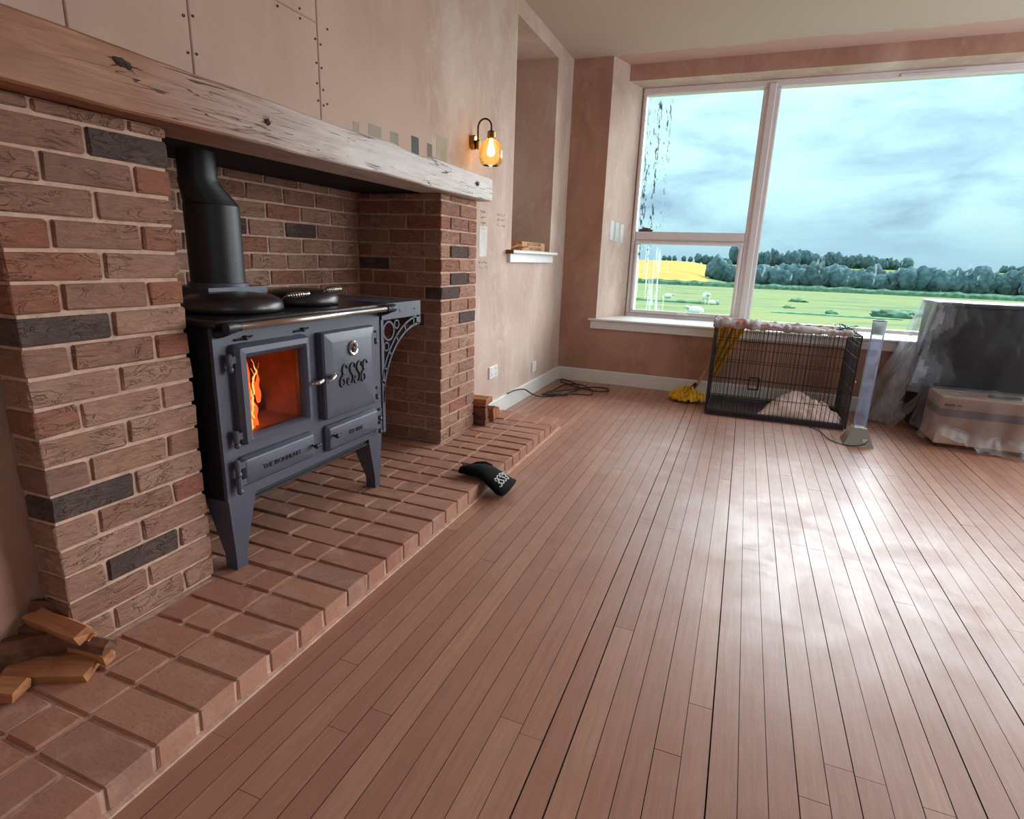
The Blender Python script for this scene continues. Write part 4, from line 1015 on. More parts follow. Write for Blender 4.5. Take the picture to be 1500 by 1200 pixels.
GN = 'split logs piled in the alcove'
log((-1.530, 0.742, HZ + 0.016), (0.05, 0.02, 0.50), 0.20, 0.055, 0.014, 1, 'flat split plank of firewood lying lowest on the hearth left of the near pier', GN)
log((-1.530, 0.800, HZ + 0.040), (0.1, 0.12, 0.12), 0.22, 0.016, 0.013, 2, 'thin split stick under the square firewood block in the left alcove pile', GN)
log((-1.550, 0.790, HZ + 0.066), (0.0, 0.10, 0.25), 0.25, 0.022, 0.016, 3, 'long barked firewood strip below the square block in the left alcove pile', GN, True)
log((-1.560, 0.785, HZ + 0.104), (0.25, 0.14, 0.10), 0.17, 0.026, 0.020, 4, 'square-sawn pale firewood block on top of the left alcove pile', GN)
log((-1.600, 0.745, HZ + 0.055), (0.3, 0.0, 0.9), 0.13, 0.03, 0.030, 5, 'curved barked log at the left back of the alcove pile', GN, True)
log((-1.515, 0.800, HZ + 0.078), (0.6, 0.10, 0.30), 0.09, 0.016, 0.012, 6, 'short wedge of firewood beneath the square block end in the left alcove pile', GN)
log((-1.615, 0.800, HZ + 0.115), (1.2, 0.2, 0.6), 0.10, 0.03, 0.02, 7, 'dark log chunk standing in the corner behind the left alcove pile', GN, True)
log((-1.565, 0.640, HZ + 0.020), (0.0, 0.0, 0.35), 0.12, 0.035, 0.018, 8, 'small split log nearest the picture edge on the hearth', GN)
GF = 'split logs stacked beyond the far pier'
log((-1.545, 3.345, HZ + 0.155), (0.1, 0.0, 0.10), 0.15, 0.060, 0.028, 11, 'wide split log on top of the small stack right of the far pier', GF)
log((-1.545, 3.325, HZ + 0.080), (0.2, 0.0, 0.05), 0.15, 0.040, 0.045, 12, 'thick dark-sided log in the middle of the stack right of the far pier', GF, True)
log((-1.540, 3.325, HZ + 0.022), (0.0, 0.0, 0.0), 0.15, 0.045, 0.020, 13, 'flat log at the bottom of the stack right of the far pier', GF, True)
log((-1.525, 3.415, HZ + 0.055), (0.3, 0.0, 0.15), 0.14, 0.030, 0.050, 14, 'upright pale wedge log at the front of the stack right of the far pier', GF)
log((-1.525, 3.480, HZ + 0.042), (-0.1, 0.0, 0.10), 0.13, 0.024, 0.040, 15, 'outermost short log of the stack by the skirting board end', GF)

# ------------------------------------------------------------------ wall lamp
SYl, SZl = 3.345, 1.80
sc = thing('wall_lamp', (XW, SYl, SZl), 'brass swan-neck wall lamp with lit amber glass globe above the beam end', 'lamp')
m = MB(); rect_loops(m, SYl - 0.032, SYl + 0.032, SZl - 0.045, SZl + 0.035, [(0, XW + 0.001, 0.03), (0, XW + 0.022, 0.03), (0.006, XW + 0.028, 0.026)])
m.build('wall_plate', BRASS, sc, smooth=30)
MB().lathe([(0.012, -0.028), (0.014, -0.024), (0.014, 0.016), (0.010, 0.022)], (XW + 0.042, SYl, SZl - 0.015), 'z', 16).tube([(XW + 0.02, SYl, SZl - 0.015), (XW + 0.042, SYl, SZl - 0.015)], 0.008, 10).build('swivel_joint', BRASS, sc, smooth=30)
pts = [(XW + 0.042, SYl, SZl), (XW + 0.042, SYl, SZl + 0.055)]
for k in range(13):
    a = PI - k / 12 * PI; pts.append((XW + 0.085 + 0.043 * math.cos(a), SYl, SZl + 0.075 + 0.045 * math.sin(a)))
pts += [(XW + 0.128, SYl, SZl + 0.055)]
MB().tube(pts, 0.0052, 10).build('swan_neck_arm', BRONZE, sc, smooth=True)
GX = XW + 0.128
MB().lathe([(0.006, 0.058), (0.020, 0.050), (0.022, 0.040), (0.010, 0.038), (0.012, 0.010)], (GX, SYl, SZl), 'z', 20).build('lamp_cap', BRONZE, sc, smooth=30)
MB().lathe([(0.023, 0.046), (0.024, 0.016), (0.020, 0.010)], (GX, SYl, SZl), 'z', 20, False).build('lamp_holder', BRASS, sc, smooth=30)
prof = [(0.020, 0.014), (0.036, 0.004), (0.056, -0.018), (0.067, -0.048), (0.071, -0.078), (0.069, -0.104), (0.059, -0.127), (0.047, -0.136)]
MB().lathe(prof, (GX, SYl, SZl), 'z', 32, False).build('glass_shade', AMBER, sc, smooth=True)
MB().lathe([(0.010, 0.012), (0.012, -0.015), (0.020, -0.040), (0.024, -0.062), (0.020, -0.078), (0.001, -0.088)], (GX, SYl, SZl), 'z', 16).build('bulb', BULB, sc, smooth=True)
point('lamp_glow', (GX, SYl, SZl - 0.055), 2.6, (1.0, 0.55, 0.22), 0.025, sc)

# ------------------------------------------------------------------ niche board, box of shavings, sockets
ns = thing('niche_shelf', (XW, 4.45, 1.17), 'short white window board below the plastered wall niche', 'shelf')
MB().loops([[(XW + 0.002, y, 1.168), (XW + 0.050, y, 1.168), (XW + 0.058, y, 1.176), (XW + 0.058, y, 1.186), (XW + 0.050, y, 1.194), (XW + 0.002, y, 1.194)] for y in (3.935, 4.99)]).box(XW - 0.40, XW + 0.003, NY0 + 0.002, NY1 - 0.002, 1.1705, 1.193).build('board', WHITE, ns)
MB().box(XW + 0.001, XW + 0.024, 3.965, 4.955, 1.108, 1.168).build('apron', WHITE, ns)
MB().box(XW + 0.003, XW + 0.059, 3.9335, 3.9365, 1.1675, 1.1945).build('bare_end', BARK, ns)
cb = thing('lettered_carton', (XW - 0.10, 4.62, 1.194), 'flat orange-brown carton printed with black capitals, lying in the wall niche', 'carton')
CARTON = simple('carton_orange', (196, 142, 92), 0.7, var=0.1)
m = MB(); m.loops([[(XW - 0.03 - a, y, z) for a, z in ((0, 1.1945), (0, 1.262), (0.003, 1.265), (0.10, 1.265), (0.10, 1.1945))] for y in (4.33, 4.88)])
m.build('carton_body', CARTON, cb)
text_on('FLAT CO BY HOME,', 0.034, 0.0006, LETTER, cb, (XW - 0.0296, 4.615, 1.246), FACEX, 1.15)
text_on('AND STOCKINGS', 0.034, 0.0006, LETTER, cb, (XW - 0.0296, 4.65, 1.212), FACEX, 1.15)
for k, (y, z, a, lb) in enumerate(((4.16, 1.212, 0.5, 'left-hand curled brown wood offcut in the wall niche'), (4.25, 1.218, -0.4, 'brown wood offcut leaning on the lettered carton in the niche'), (4.33, 1.207, 0.2, 'small pale offcut at the front of the wall niche'))):
    r = random.Random(k); m = MB(); d = Vector((0.2, math.cos(a), math.sin(a) * 0.35)); c = Vector((XW - 0.02, y, z + 0.012))
    m.loops([[tuple(c + d * t + Vector((u, 0, v)) + Vector((0.006 * nz(t * 40, k), 0, 0.008 * nz(t * 30, k + 4)))) for u, v in ((-0.01, -0.006), (0.012, -0.005), (0.010, 0.006), (-0.008, 0.008))] for t in (-0.07, -0.035, 0.0, 0.035, 0.07)])
    tag(m.build('wood_offcut', SPLIT, None, origin=tuple(c)), lb, 'offcut', 'offcuts in the wall niche')
def socket(y0, y1, z0, z1, n, label):
    s = thing('wall_socket', (XW, (y0 + y1) / 2, z0), label, 'socket')
    m = MB(); rect_loops(m, y0, y1, z0, z1, [(0, XW + 0.001, 0.006), (0, XW + 0.008, 0.006), (0.003, XW + 0.011, 0.004)]); m.build('face_plate', PLASTIC_W, s)
    for k in range(n):
        yc = y0 + (y1 - y0) * (k + 0.5) / n
        MB().box(XW + 0.0108, XW + 0.0135, yc - 0.007, yc + 0.007, z1 - 0.030, z1 - 0.012).build('rocker_switch', PLASTIC_W, s)
        q = MB()
        for a, b, w, h in ((0, 0.040, 0.003, 0.005), (-0.011, 0.026, 0.004, 0.0025), (0.011, 0.026, 0.004, 0.0025)): q.box(XW + 0.0108, XW + 0.0114, yc + a - w, yc + a + w, z0 + b - h - 0.006, z0 + b + h - 0.006)
        q.build('pin_holes', PLASTIC_B, s)
socket(3.672, 3.820, 0.293, 0.380, 2, 'white double wall socket near the firewood stack')
socket(4.590, 4.678, 0.190, 0.276, 1, 'white single wall socket near the window corner')

# ------------------------------------------------------------------ cable on the floor
def cr_path(pts, n=8):
    out = []
    for i in range(len(pts) - 1):
        a, b, c, d = [Vector(pts[j]) for j in (max(i - 1, 0), i, i + 1, min(i + 2, len(pts) - 1))]
        for k in range(n):
            t = k / n; out.append(0.5 * ((2 * b) + (-a + c) * t + (2 * a - 5 * b + 4 * c - d) * t * t + (-a + 3 * b - 3 * c + d) * t ** 3))
    return out + [Vector(pts[-1])]
cp = [(-1.592, 3.98, 0.13), (-1.57, 4.10, 0.135), (-1.55, 4.24, 0.115), (-1.53, 4.38, 0.05), (-1.49, 4.50, 0.008), (-1.38, 4.62, 0.008), (-1.28, 4.92, 0.010), (-1.36, 5.12, 0.012), (-1.50, 5.26, 0.010), (-1.555, 5.27, 0.008), (-1.50, 5.16, 0.008),
      (-1.30, 4.98, 0.014), (-1.12, 4.93, 0.010), (-1.03, 5.00, 0.008), (-1.06, 5.10, 0.008), (-1.18, 5.06, 0.014), (-1.33, 4.86, 0.016), (-1.47, 4.66, 0.012), (-1.50, 4.56, 0.010), (-1.42, 4.60, 0.014), (-1.25, 4.72, 0.012), (-1.13, 4.78, 0.008), (-1.16, 4.92, 0.016), (-1.30, 5.10, 0.016), (-1.44, 5.04, 0.012), (-1.47, 4.80, 0.010), (-1.49, 4.62, 0.014), (-1.44, 4.56, 0.012), (-1.30, 4.66, 0.010)]
o = MB().tube(cr_path(cp), 0.0055, 6).build('loose_cable', CABLE, None, smooth=True, origin=(-1.4, 4.7, 0.0))
tag(o, 'black electric cable lying in loose loops by the skirting in the corner', 'cable')

# ------------------------------------------------------------------ dog crate
CX0, CX1, CY0, CY1, CZ = -0.172, 0.806, 4.632, 5.215, 0.690
cr = thing('dog_crate', (0.317, 4.92, 0), 'black wire dog crate standing on the floor below the window', 'crate')
def wires(name, segs, r=0.0022, par=None):
    m = MB()
    for a, b in segs:
        rr_ = r * (1.7 if len(segs) and abs(a[2] - b[2]) < 1e-6 and abs(a[2] - 0.0) < -1 else 1.0)
        m.tube([a, b], rr_, 5)
    return m.build(name, WIRE, par or cr)
def panel_xz(name, y, x0, x1, z0, z1, nx, zs, ripple=0):
    s = [((x0 + (x1 - x0) * i / nx, y, z0), (x0 + (x1 - x0) * i / nx, y, z1)) for i in range(nx + 1)] + [((x0, y - 0.004, z), (x1, y - 0.004, z)) for z in zs]
    return wires(name, s)
def panel_yz(name, x, y0, y1, z0, z1, ny, zs):
    s = [((x, y0 + (y1 - y0) * i / ny, z0), (x, y0 + (y1 - y0) * i / ny, z1)) for i in range(ny + 1)] + [((x - 0.004, y0, z), (x - 0.004, y1, z)) for z in zs]
    return wires(name, s)
ZS = [0.05, 0.17, 0.30, 0.43, 0.53, 0.61, CZ]
fpn = panel_xz('front_panel', CY0, CX0, CX1, 0.03, CZ, 34, ZS)
panel_xz('back_panel', CY1, CX0, CX1, 0.03, CZ - 0.012, 34, [0.05, 0.20, 0.36, 0.52, CZ - 0.012])
panel_yz('side_panel', CX0, CY0, CY1, 0.03, CZ - 0.004, 20, ZS[:-1] + [CZ - 0.004])
panel_yz('side_panel', CX1, CY0, CY1, 0.03, CZ - 0.004, 20, ZS[:-1] + [CZ - 0.004])
wires('top_panel', [((CX0 + (CX1 - CX0) * i / 34, CY0, CZ), (CX0 + (CX1 - CX0) * i / 34, CY1, CZ)) for i in range(35)] + [((CX0, CY0 + (CY1 - CY0) * k / 5, CZ + 0.003), (CX1, CY0 + (CY1 - CY0) * k / 5, CZ + 0.003)) for k in range(6)])
m = MB()
for x in (CX0, CX1):
    for y in (CY0, CY1): m.tube([(x, y, 0.012), (x, y, CZ)], 0.005, 6)
for y in (CY0, CY1):
    for z in (0.02, CZ): m.tube([(CX0, y, z), (CX1, y, z)], 0.0045, 6)
for x in (CX0, CX1):
    for z in (0.02, CZ): m.tube([(x, CY0, z), (x, CY1, z)], 0.0045, 6)
m.build('corner_rods', WIRE, cr)
m = MB(); a, b, c, d = CX0 + 0.010, CX1 - 0.010, CY0 + 0.010, CY1 - 0.010
m.loops([[(a, c, 0.002), (b, c, 0.002), (b, d, 0.002), (a, d, 0.002)], [(a, c, 0.042), (b, c, 0.042), (b, d, 0.042), (a, d, 0.042)], [(a + .01, c + .01, 0.042), (b - .01, c + .01, 0.042), (b - .01, d - .01, 0.042), (a + .01, d - .01, 0.042)], [(a + .014, c + .014, 0.012), (b - .014, c + .014, 0.012), (b - .014, d - .014, 0.012), (a + .014, d - .014, 0.012)]])
m.build('tray', simple('crate_tray_plastic', (66, 58, 66), 0.35), cr)
# side door with latch bolts
m = MB()
for z in (0.09, 0.63): m.tube([(CX1 + 0.008, CY0 + 0.06, z), (CX1 + 0.008, CY1 - 0.08, z)], 0.004, 6)
for y in (CY0 + 0.06, CY1 - 0.08): m.tube([(CX1 + 0.008, y, 0.09), (CX1 + 0.008, y, 0.63)], 0.004, 6)
dr = m.build('crate_door', WIRE, cr)
MB().tube([(CX1 + 0.014, CY0 + 0.02, 0.36), (CX1 + 0.014, CY0 + 0.14, 0.36)], 0.005, 6).tube([(CX1 + 0.014, CY0 + 0.10, 0.36), (CX1 + 0.030, CY0 + 0.10, 0.35)], 0.004, 6).build('latch', CHROME, dr)
m = MB()
for x in (0.13, 0.21): m.tube([(x, CY1 - 0.006, 0.12), (x, CY1 - 0.006, 0.22)], 0.006, 6)
m.tube([(0.13, CY1 - 0.006, 0.12), (0.21, CY1 - 0.006, 0.12)], 0.006, 6).tube([(0.13, CY1 - 0.006, 0.22), (0.21, CY1 - 0.006, 0.22)], 0.006, 6); m.build('carry_handle', WIRE, cr)

def cloth(name, mat, fn, nu, nv, label, cat, thick=0.006, origin=(0, 0, 0), smooth=True):
    m = MB().grid(fn, nu, nv)
    o = m.build(name, mat, None, smooth, origin)
    so = o.modifiers.new('thickness', 'SOLIDIFY'); so.thickness = thick; so.offset = 0
    return tag(o, label, cat)
# bedding inside: cushion with a raised corner and crumpled fleece
def cush(u, v):
    x = 0.20 + 0.60 * u; y = 4.70 + 0.40 * v
    e = min(u, 1 - u) * min(v, 1 - v) * 4
    h = 0.016 + 0.055 * min(1, e * 3.0) ** 0.5
    pk = math.exp(-((x - 0.44) ** 2) / 0.026 - ((y - 5.03) ** 2) / 0.030) * 0.085
    pk2 = math.exp(-((x - 0.36) ** 2) / 0.02 - ((y - 4.88) ** 2) / 0.02) * 0.035
    cm = 0.075 * abs(nz(x * 11, y * 11)) + 0.03 * nz(x * 26, y * 24)
    f = 1.0 if x > 0.5 else 0.35
    return (x + 0.02 * nz(v * 4, 2.2) + (0.12 * (1 - u) * v), y, max(0.018, h + pk + pk2 + cm * f * min(1, e * 4)))
cloth('crate_bedding', BEDDING, cush, 44, 30, 'crumpled pinkish beige cushion and fleece lying inside the wire crate', 'bedding', 0.008, (0.5, 4.9, 0.0))
# folded blanket over the top of the crate
def blk(u, v):
    x = -0.185 + 0.93 * u; fr = 4.615 + 0.30 * v
    tz = CZ + 0.012 + 0.035 * (1 - u) * (1 + 0.4 * nz(x * 7, v * 3)) * math.sin(PI * (0.15 + 0.8 * v)) + 0.030 * abs(nz(x * 13, v * 4)) + 0.012 * nz(x * 38, v * 9)
    if v < 0.16:
        tz = CZ - 0.004 + (v / 0.16) * 0.020 + 0.012 * nz(x * 17, 3); fr = 4.612 + 0.02 * nz(x * 13, 1 + v * 6)
    return (x + 0.01 * nz(v * 6, x * 4), fr, max(tz, CZ - 0.012 if v < 0.16 else CZ + 0.010))
cloth('folded_blanket', BLANKET, blk, 130, 24, 'pale patchwork blanket with red squares folded along the top of the wire crate', 'blanket', 0.010, (0.2, 4.75, CZ))
rb = random.Random(12); pts = []
for i in range(34): pts.append((0.66 + 0.10 * rb.random() + 0.04 * math.sin(i), 4.66 + 0.28 * rb.random(), CZ + 0.012 + 0.05 * rb.random() ** 2))
tag(MB().tube(cr_path(pts, 5), 0.003, 5).build('tangled_lead', CABLE, None, True, (0.7, 4.8, CZ)), 'tangled thin black lead heaped on the right end of the crate top', 'lead')

# yellow mop and cloth left of the crate
mop = thing('cloth_mop', (-0.33, 5.05, 0), 'mop with yellow cloth head on the floor at the left end of the crate', 'mop')
MB().tube([(-0.335, 5.06, 0.055), (-0.30, 5.09, 0.085), (-0.215, 5.235, 0.275), (-0.05, 5.285, 0.62)], [0.016, 0.012, 0.011, 0.011], 8).build('handle', WOODH, mop, True)
MB().tube([(-0.365, 5.03, 0.042), (-0.34, 5.055, 0.075), (-0.288, 5.115, 0.135)], [0.020, 0.024, 0.016], 10).build('ferrule', PLASTIC_B, mop, True)
def mophead(u, v):
    a = 2 * PI * u; r = 0.03 + 0.125 * v * (1 + 0.25 * nz(3 * math.cos(a), 3 * math.sin(a)))
    z = 0.050 * (1 - v) + 0.010 + 0.115 * abs(nz(4 * math.cos(a) + v * 3, 4 * math.sin(a), v * 5)) * (1.2 - 0.6 * v)
    return (-0.345 + r * math.cos(a) * 1.0, 5.02 + r * math.sin(a) * 0.8, max(0.006, z))
mh = MB().grid(mophead, 72, 24).build('cloth_head', YELLOW, mop, True)
so = mh.modifiers.new('thickness', 'SOLIDIFY'); so.thickness = 0.006
def hang(u, v):
    w = 0.120 * (1 - 0.72 * v); cx = -0.068 - 0.105 * v; x = cx + w * (2 * u - 1)
    y = 5.262 + 0.026 * math.sin(u * 22 + v * 5) * (1 - 0.3 * v) + 0.01 * nz(u * 6, v * 4)
    return (x, y, 0.650 - 0.44 * v - 0.03 * abs(2 * u - 1) * v)
cloth('yellow_cloth', YELLOW, hang, 30, 20, 'yellow cloth hanging in folds from the window board behind the crate', 'cloth', 0.004, (-0.1, 5.26, 0.4))

# ------------------------------------------------------------------ tube lamp
tl = thing('tube_lamp', (0.832, 4.30, 0), 'tall clear acrylic tube lamp on silver pyramid base beside the crate', 'lamp')
TX, TY = 0.834, 4.325
m = MB(); L = []
for z, h in ((0.0, 0.088), (0.012, 0.086), (0.108, 0.044), (0.116, 0.040)):
    L.append([(TX - h, TY - h, z), (TX + h, TY - h, z), (TX + h, TY + h, z), (TX - h, TY + h, z)])
bs = m.loops(L).build('pyramid_base', SILVER, tl)
MB().lathe([(0.016, 0.0), (0.016, 0.004), (0.010, 0.006)], (TX + 0.012, TY - 0.030, 0.114), 'z', 12).build('lamp_button', simple('lamp_button_yellow', (220, 190, 60), 0.4), bs)
MB().lathe([(0.0385, 0.116), (0.0385, 0.82), (0.0350, 0.82), (0.0350, 0.118)], (TX, TY, 0), 'z', 32, False).build('acrylic_tube', TUBE_G, tl, 40)
MB().lathe([(0.0392, 0.735), (0.0402, 0.815), (0.0412, 0.818), (0.0412, 0.824), (0.036, 0.826), (0.036, 0.812), (0.0355, 0.740)], (TX, TY, 0), 'z', 32, False).build('top_cap', glass_mat('frosted_cap', [(lambda nt: mrange(nt, noi(nt, texco(nt), 6, 2), 0, 1, 0.55, 0.65), (225, 235, 232))]), tl, 40)
MB().lathe([(0.034, 0.8255), (0.0413, 0.8265), (0.0413, 0.832), (0.034, 0.833)], (TX, TY, 0), 'z', 32, False).build('rim', PLASTIC_B, tl, 40)
MB().tube(cr_path([(TX + 0.05, TY - 0.082, 0.05), (TX + 0.02, TY - 0.10, 0.02), (TX - 0.06, TY - 0.105, 0.005), (TX - 0.16, TY - 0.02, 0.005), (TX - 0.20, TY + 0.18, 0.005), (TX - 0.26, TY + 0.28, 0.005)]), 0.003, 6).build('power_lead', CABLE, tl, True)
MB().box(TX + 0.020, TX + 0.052, TY - 0.078, TY - 0.066, 0.018, 0.050).build('paper_tag', PLASTIC_W, tl)

# ------------------------------------------------------------------ covered furniture on the right
cab = thing('dark_cabinet', (1.9, 5.05, 0), 'large dark flat-fronted cabinet under a clear plastic dust sheet by the window', 'cabinet')
MB().box(1.285, 2.55, 4.93, 5.27, 0.06, 0.915).build('carcass', DARKCAB, cab)
MB().box(1.275, 2.56, 4.905, 5.28, 0.915, 0.935).build('top', DARKCAB, cab)
for k in range(2): MB().loops([[(1.292 + k * 0.628 + i, y, 0.075 + i), (1.292 + k * 0.628 + 0.622 - i, y, 0.075 + i), (1.292 + k * 0.628 + 0.622 - i, y, 0.908 - i), (1.292 + k * 0.628 + i, y, 0.908 - i)] for i, y in ((0, 4.9295), (0, 4.913), (0.003, 4.910))]).build('door', DARKCAB, cab)
MB().box(1.31, 2.53, 4.95, 5.25, 0.0, 0.06).build('plinth', DARKCAB, cab)
def drape(u, v):
    # u: 0 right end of the front ... 0.62 corner ... 1 back of the left side ; v: 0 top ... 1 bottom
    if u < 0.62:
        t = u / 0.62; tx, ty = 2.58 + (1.268 - 2.58) * t, 4.898
        dx, dy = -0.02 * t ** 6 * v, -0.012 - 0.03 * v + 0.012 * nz(t * 9, v * 3)
        dx -= 0.09 * max(0, t - 0.90) / 0.10 * v
        zb = 0.30 + 0.04 * nz(t * 3, 5)
    else:
        t = (u - 0.62) / 0.38; tx, ty = 1.268, 4.898 + 0.39 * t
        fl = 0.05 + 0.22 * min(1, t * 1.6)
        dx = -fl * v ** 1.1 - 0.030 * math.sin(t * 15 + 1.2 * v) * v - 0.03 * nz(t * 5, v * 4) * v; dy = -0.05 * v * (1 - t) + 0.015 * nz(t * 7, v * 4, 2) * v
        k = min(1.0, t / 0.30); zb = 0.30 * (1 - k) + 0.012 * k
    z = 0.942 + (zb - 0.942) * v
    return (tx + dx, min(ty + dy, 5.315), z)
sh1 = MB().grid(drape, 110, 30)
sh1.grid(lambda u, v: (1.268 + 1.312 * u, 4.898 + 0.39 * v, 0.942 + 0.004 * nz(u * 9, v * 5)), 24, 8)
o = sh1.build('dust_sheet', SHEET, None, True, (1.5, 5.0, 0.0)); 
for mm_ in (sheet_mat('clear_dust_sheet_edge', 0.22, (0.80, 0.82, 0.90, 1)), sheet_mat('clear_dust_sheet_near_edge', 0.10, (0.80, 0.82, 0.90, 1)), SHEET_THIN): o.data.materials.append(mm_)
for p_ in o.data.polygons:
    if p_.index < 3300:
        u_ = (p_.index % 110) / 110 + 0.02 * math.sin(p_.index // 110 * 0.35)
        p_.material_index = 3 if u_ < 0.545 else 2 if u_ < 0.575 else 1 if u_ < 0.605 else 0
    else: p_.material_index = 1
tag(o, 'clear plastic dust sheet draped over the dark cabinet and trailing left to the floor', 'dust sheet')
BX0, BX1, BY0, BY1, BH = 1.312, 2.15, 4.500, 4.825, 0.345
bx = thing('parcel_box', (1.7, 4.65, 0), 'long beige cardboard box with grey tape under clear plastic in front of the cabinet', 'box')
MB().loops([[(BX0 + i, BY0 + i, z), (BX1 - i, BY0 + i, z), (BX1 - i, BY1 - i, z), (BX0 + i, BY1 - i, z)] for i, z in ((0.003, 0.028), (0, 0.031), (0, BH - 0.003), (0.003, BH))]).build('carton', CARD, bx)
MB().box(BX0 + 0.03, BX1 - 0.03, BY0 + 0.02, BY1 - 0.02, 0.0, 0.028).build('pallet_foot', BARK, bx)
MB().box(BX0 - 0.0008, BX1 + 0.0008, BY0 - 0.0008, BY1 + 0.0008, 0.215, 0.268).build('tape_band', TAPE, bx)
MB().box(BX0 + 0.015, BX0 + 0.075, BY0 - 0.0014, BY0 - 0.0002, 0.288, 0.302).box(BX0 + 0.085, BX0 + 0.11, BY0 - 0.0014, BY0 - 0.0002, 0.288, 0.300).build('printed_mark', LETTER, bx)
rmt = MB().loops([[(1.60 + i, 4.62 + i * 0.6, z), (1.775 - i, 4.625 + i * 0.6, z), (1.775 - i, 4.665 - i * 0.6, z), (1.60 + i, 4.66 - i * 0.6, z)] for i, z in ((0.003, BH + 0.001), (0, BH + 0.006), (0, BH + 0.014), (0.004, BH + 0.018))]).build('remote_control', PLASTIC_B, None, origin=(1.69, 4.64, BH))
tag(rmt, 'flat black remote-like gadget lying on the covered cardboard box', 'gadget')
def drape2(u, v):
    # u runs right -> left along the front, round the corner, back along the left side
    if u < 0.7:
        t = u / 0.7; tx, ty = BX1 + 0.02 + (BX0 - 0.012 - BX1 - 0.02) * t, BY0 - 0.010
        wv = 0.02 * nz(t * 10, v * 3) * v + 0.012 * math.sin(t * 30) * v
        drop = BH + 0.012 - (BH + 0.002) * v
        if t > 0.70: drop += (t - 0.70) / 0.30 * 0.10 * v
        bul = 0.12 * max(0, v - 0.72) / 0.28
        tz = drop + (0.035 * abs(nz(t * 14, v * 9)) if v > 0.75 else 0)
        return (tx + 0.02 * nz(t * 6, v * 6) * v, ty - 0.012 * v - wv - bul * (0.6 + 0.5 * nz(t * 5, 1)), max(tz, 0.006))
    t = (u - 0.7) / 0.3; tx, ty = BX0 - 0.012, BY0 - 0.010 + (BY1 + 0.02 - BY0) * t
    fl = 0.055 + 0.02 * math.sin(t * 9)
    z = BH + 0.012 - (BH - 0.04 - 0.03 * t) * v
    return (tx - fl * v + 0.012 * nz(t * 6, v * 4, 3) * v, ty - 0.012 * v * (1 - t), z)
sh2 = MB().grid(drape2, 110, 26)
sh2.grid(lambda u, v: (BX0 - 0.012 + (BX1 - BX0 + 0.032) * u, BY0 - 0.010 + (BY1 - BY0 + 0.03) * v, BH + 0.012 + 0.010 * max(0, nz(u * 12, v * 6)) + (0.014 if 0.3 < u < 0.6 and 0.25 < v < 0.6 else 0)), 40, 16)
o = sh2.build('dust_sheet', SHEET2, None, True, (1.6, 4.6, 0.0)); tag(o, 'clear plastic dust sheet wrapped over the cardboard box with a crumpled hem on the floor', 'dust sheet')
def flap(u, v):
    return (1.10 + 0.22 * u + 0.03 * nz(u * 5, v * 3), 4.86 - 0.04 * v, max(0.012, 0.06 + 0.30 * u - 0.10 * v * (1 - u * 0.4) + 0.02 * nz(u * 8, v * 6)))
o = MB().grid(flap, 24, 10).build('sheet_scrap', SHEET2, None, True, (1.2, 4.85, 0)); tag(o, 'loose fold of clear plastic lying between the covered cabinet and the box', 'plastic sheet')

# ------------------------------------------------------------------ outdoors
def smooth(a, b, x):
    t = max(0.0, min(1.0, (x - a) / (b - a))); return t * t * (3 - 2 * t)
def ground(x, y):
    pts = [(4, -0.55), (16, -0.62), (45, -1.65), (120, -3.1), (320, -9.0)]
    z = pts[0][1]
    for (a, za), (b, zb) in zip(pts[:-1], pts[1:]):
        if y >= a: z = za + (zb - za) * min(1, (y - a) / (b - a))
    left_ = 1 - smooth(-0.10, -0.02, x / max(y, 1.0))
    zl = -3.1 - 3.2 * smooth(120, 200, y) + 8.6 * smooth(200, 470, y)
    zr = z + 10.5 * smooth(335, 560, y)
    if y > 120: z = zr * (1 - left_) + zl * left_
    return z
def terrain(name, xs, ys, mat, lift, label, inside=None):
    m = MB(); nx, ny = len(xs) - 1, len(ys) - 1
    for y in ys:
        for s in xs: m.v.append((s * y, y, ground(s * y, y) + lift))
    for j in range(ny):
        for i in range(nx):
            a = j * (nx + 1) + i; m.f.append((a, a + 1, a + nx + 2, a + nx + 1))
    return struct(name, m, mat, label, True)
XSL = [-1.5 + 3.6 * i / 60 for i in range(61)]
YSL = [6.4, 9, 12, 16, 22, 30, 38, 45, 60, 80, 100, 120, 135, 150, 170, 190, 200, 220, 250, 280, 310, 335, 370, 410, 450, 480, 520, 560, 620, 900]
terrain('ground_pasture', XSL, YSL, PASTURE, 0.0, 'green grazing pasture sloping away outside the window')
terrain('ground_wheat', [-0.9 + 0.845 * i / 30 for i in range(31)], [205, 220, 240, 260, 290, 320, 350, 400, 440, 470], WHEAT, 0.12, 'golden ripe wheat field seen through the small side light')
terrain('ground_meadow', [0.14 + 0.9 * i / 20 for i in range(21)], [410, 450, 480, 520, 560, 640], FARGREEN, 0.2, 'pale green meadow on the far hill')
struct('ground_sea', MB().add([(-3000, 700, -3.0), (3000, 700, -3.0), (3000, 5500, -3.0), (-3000, 5500, -3.0)], [(0, 1, 2, 3)]), simple('sea_water', (120, 160, 180), 0.4), 'distant blue sea strip under the horizon')
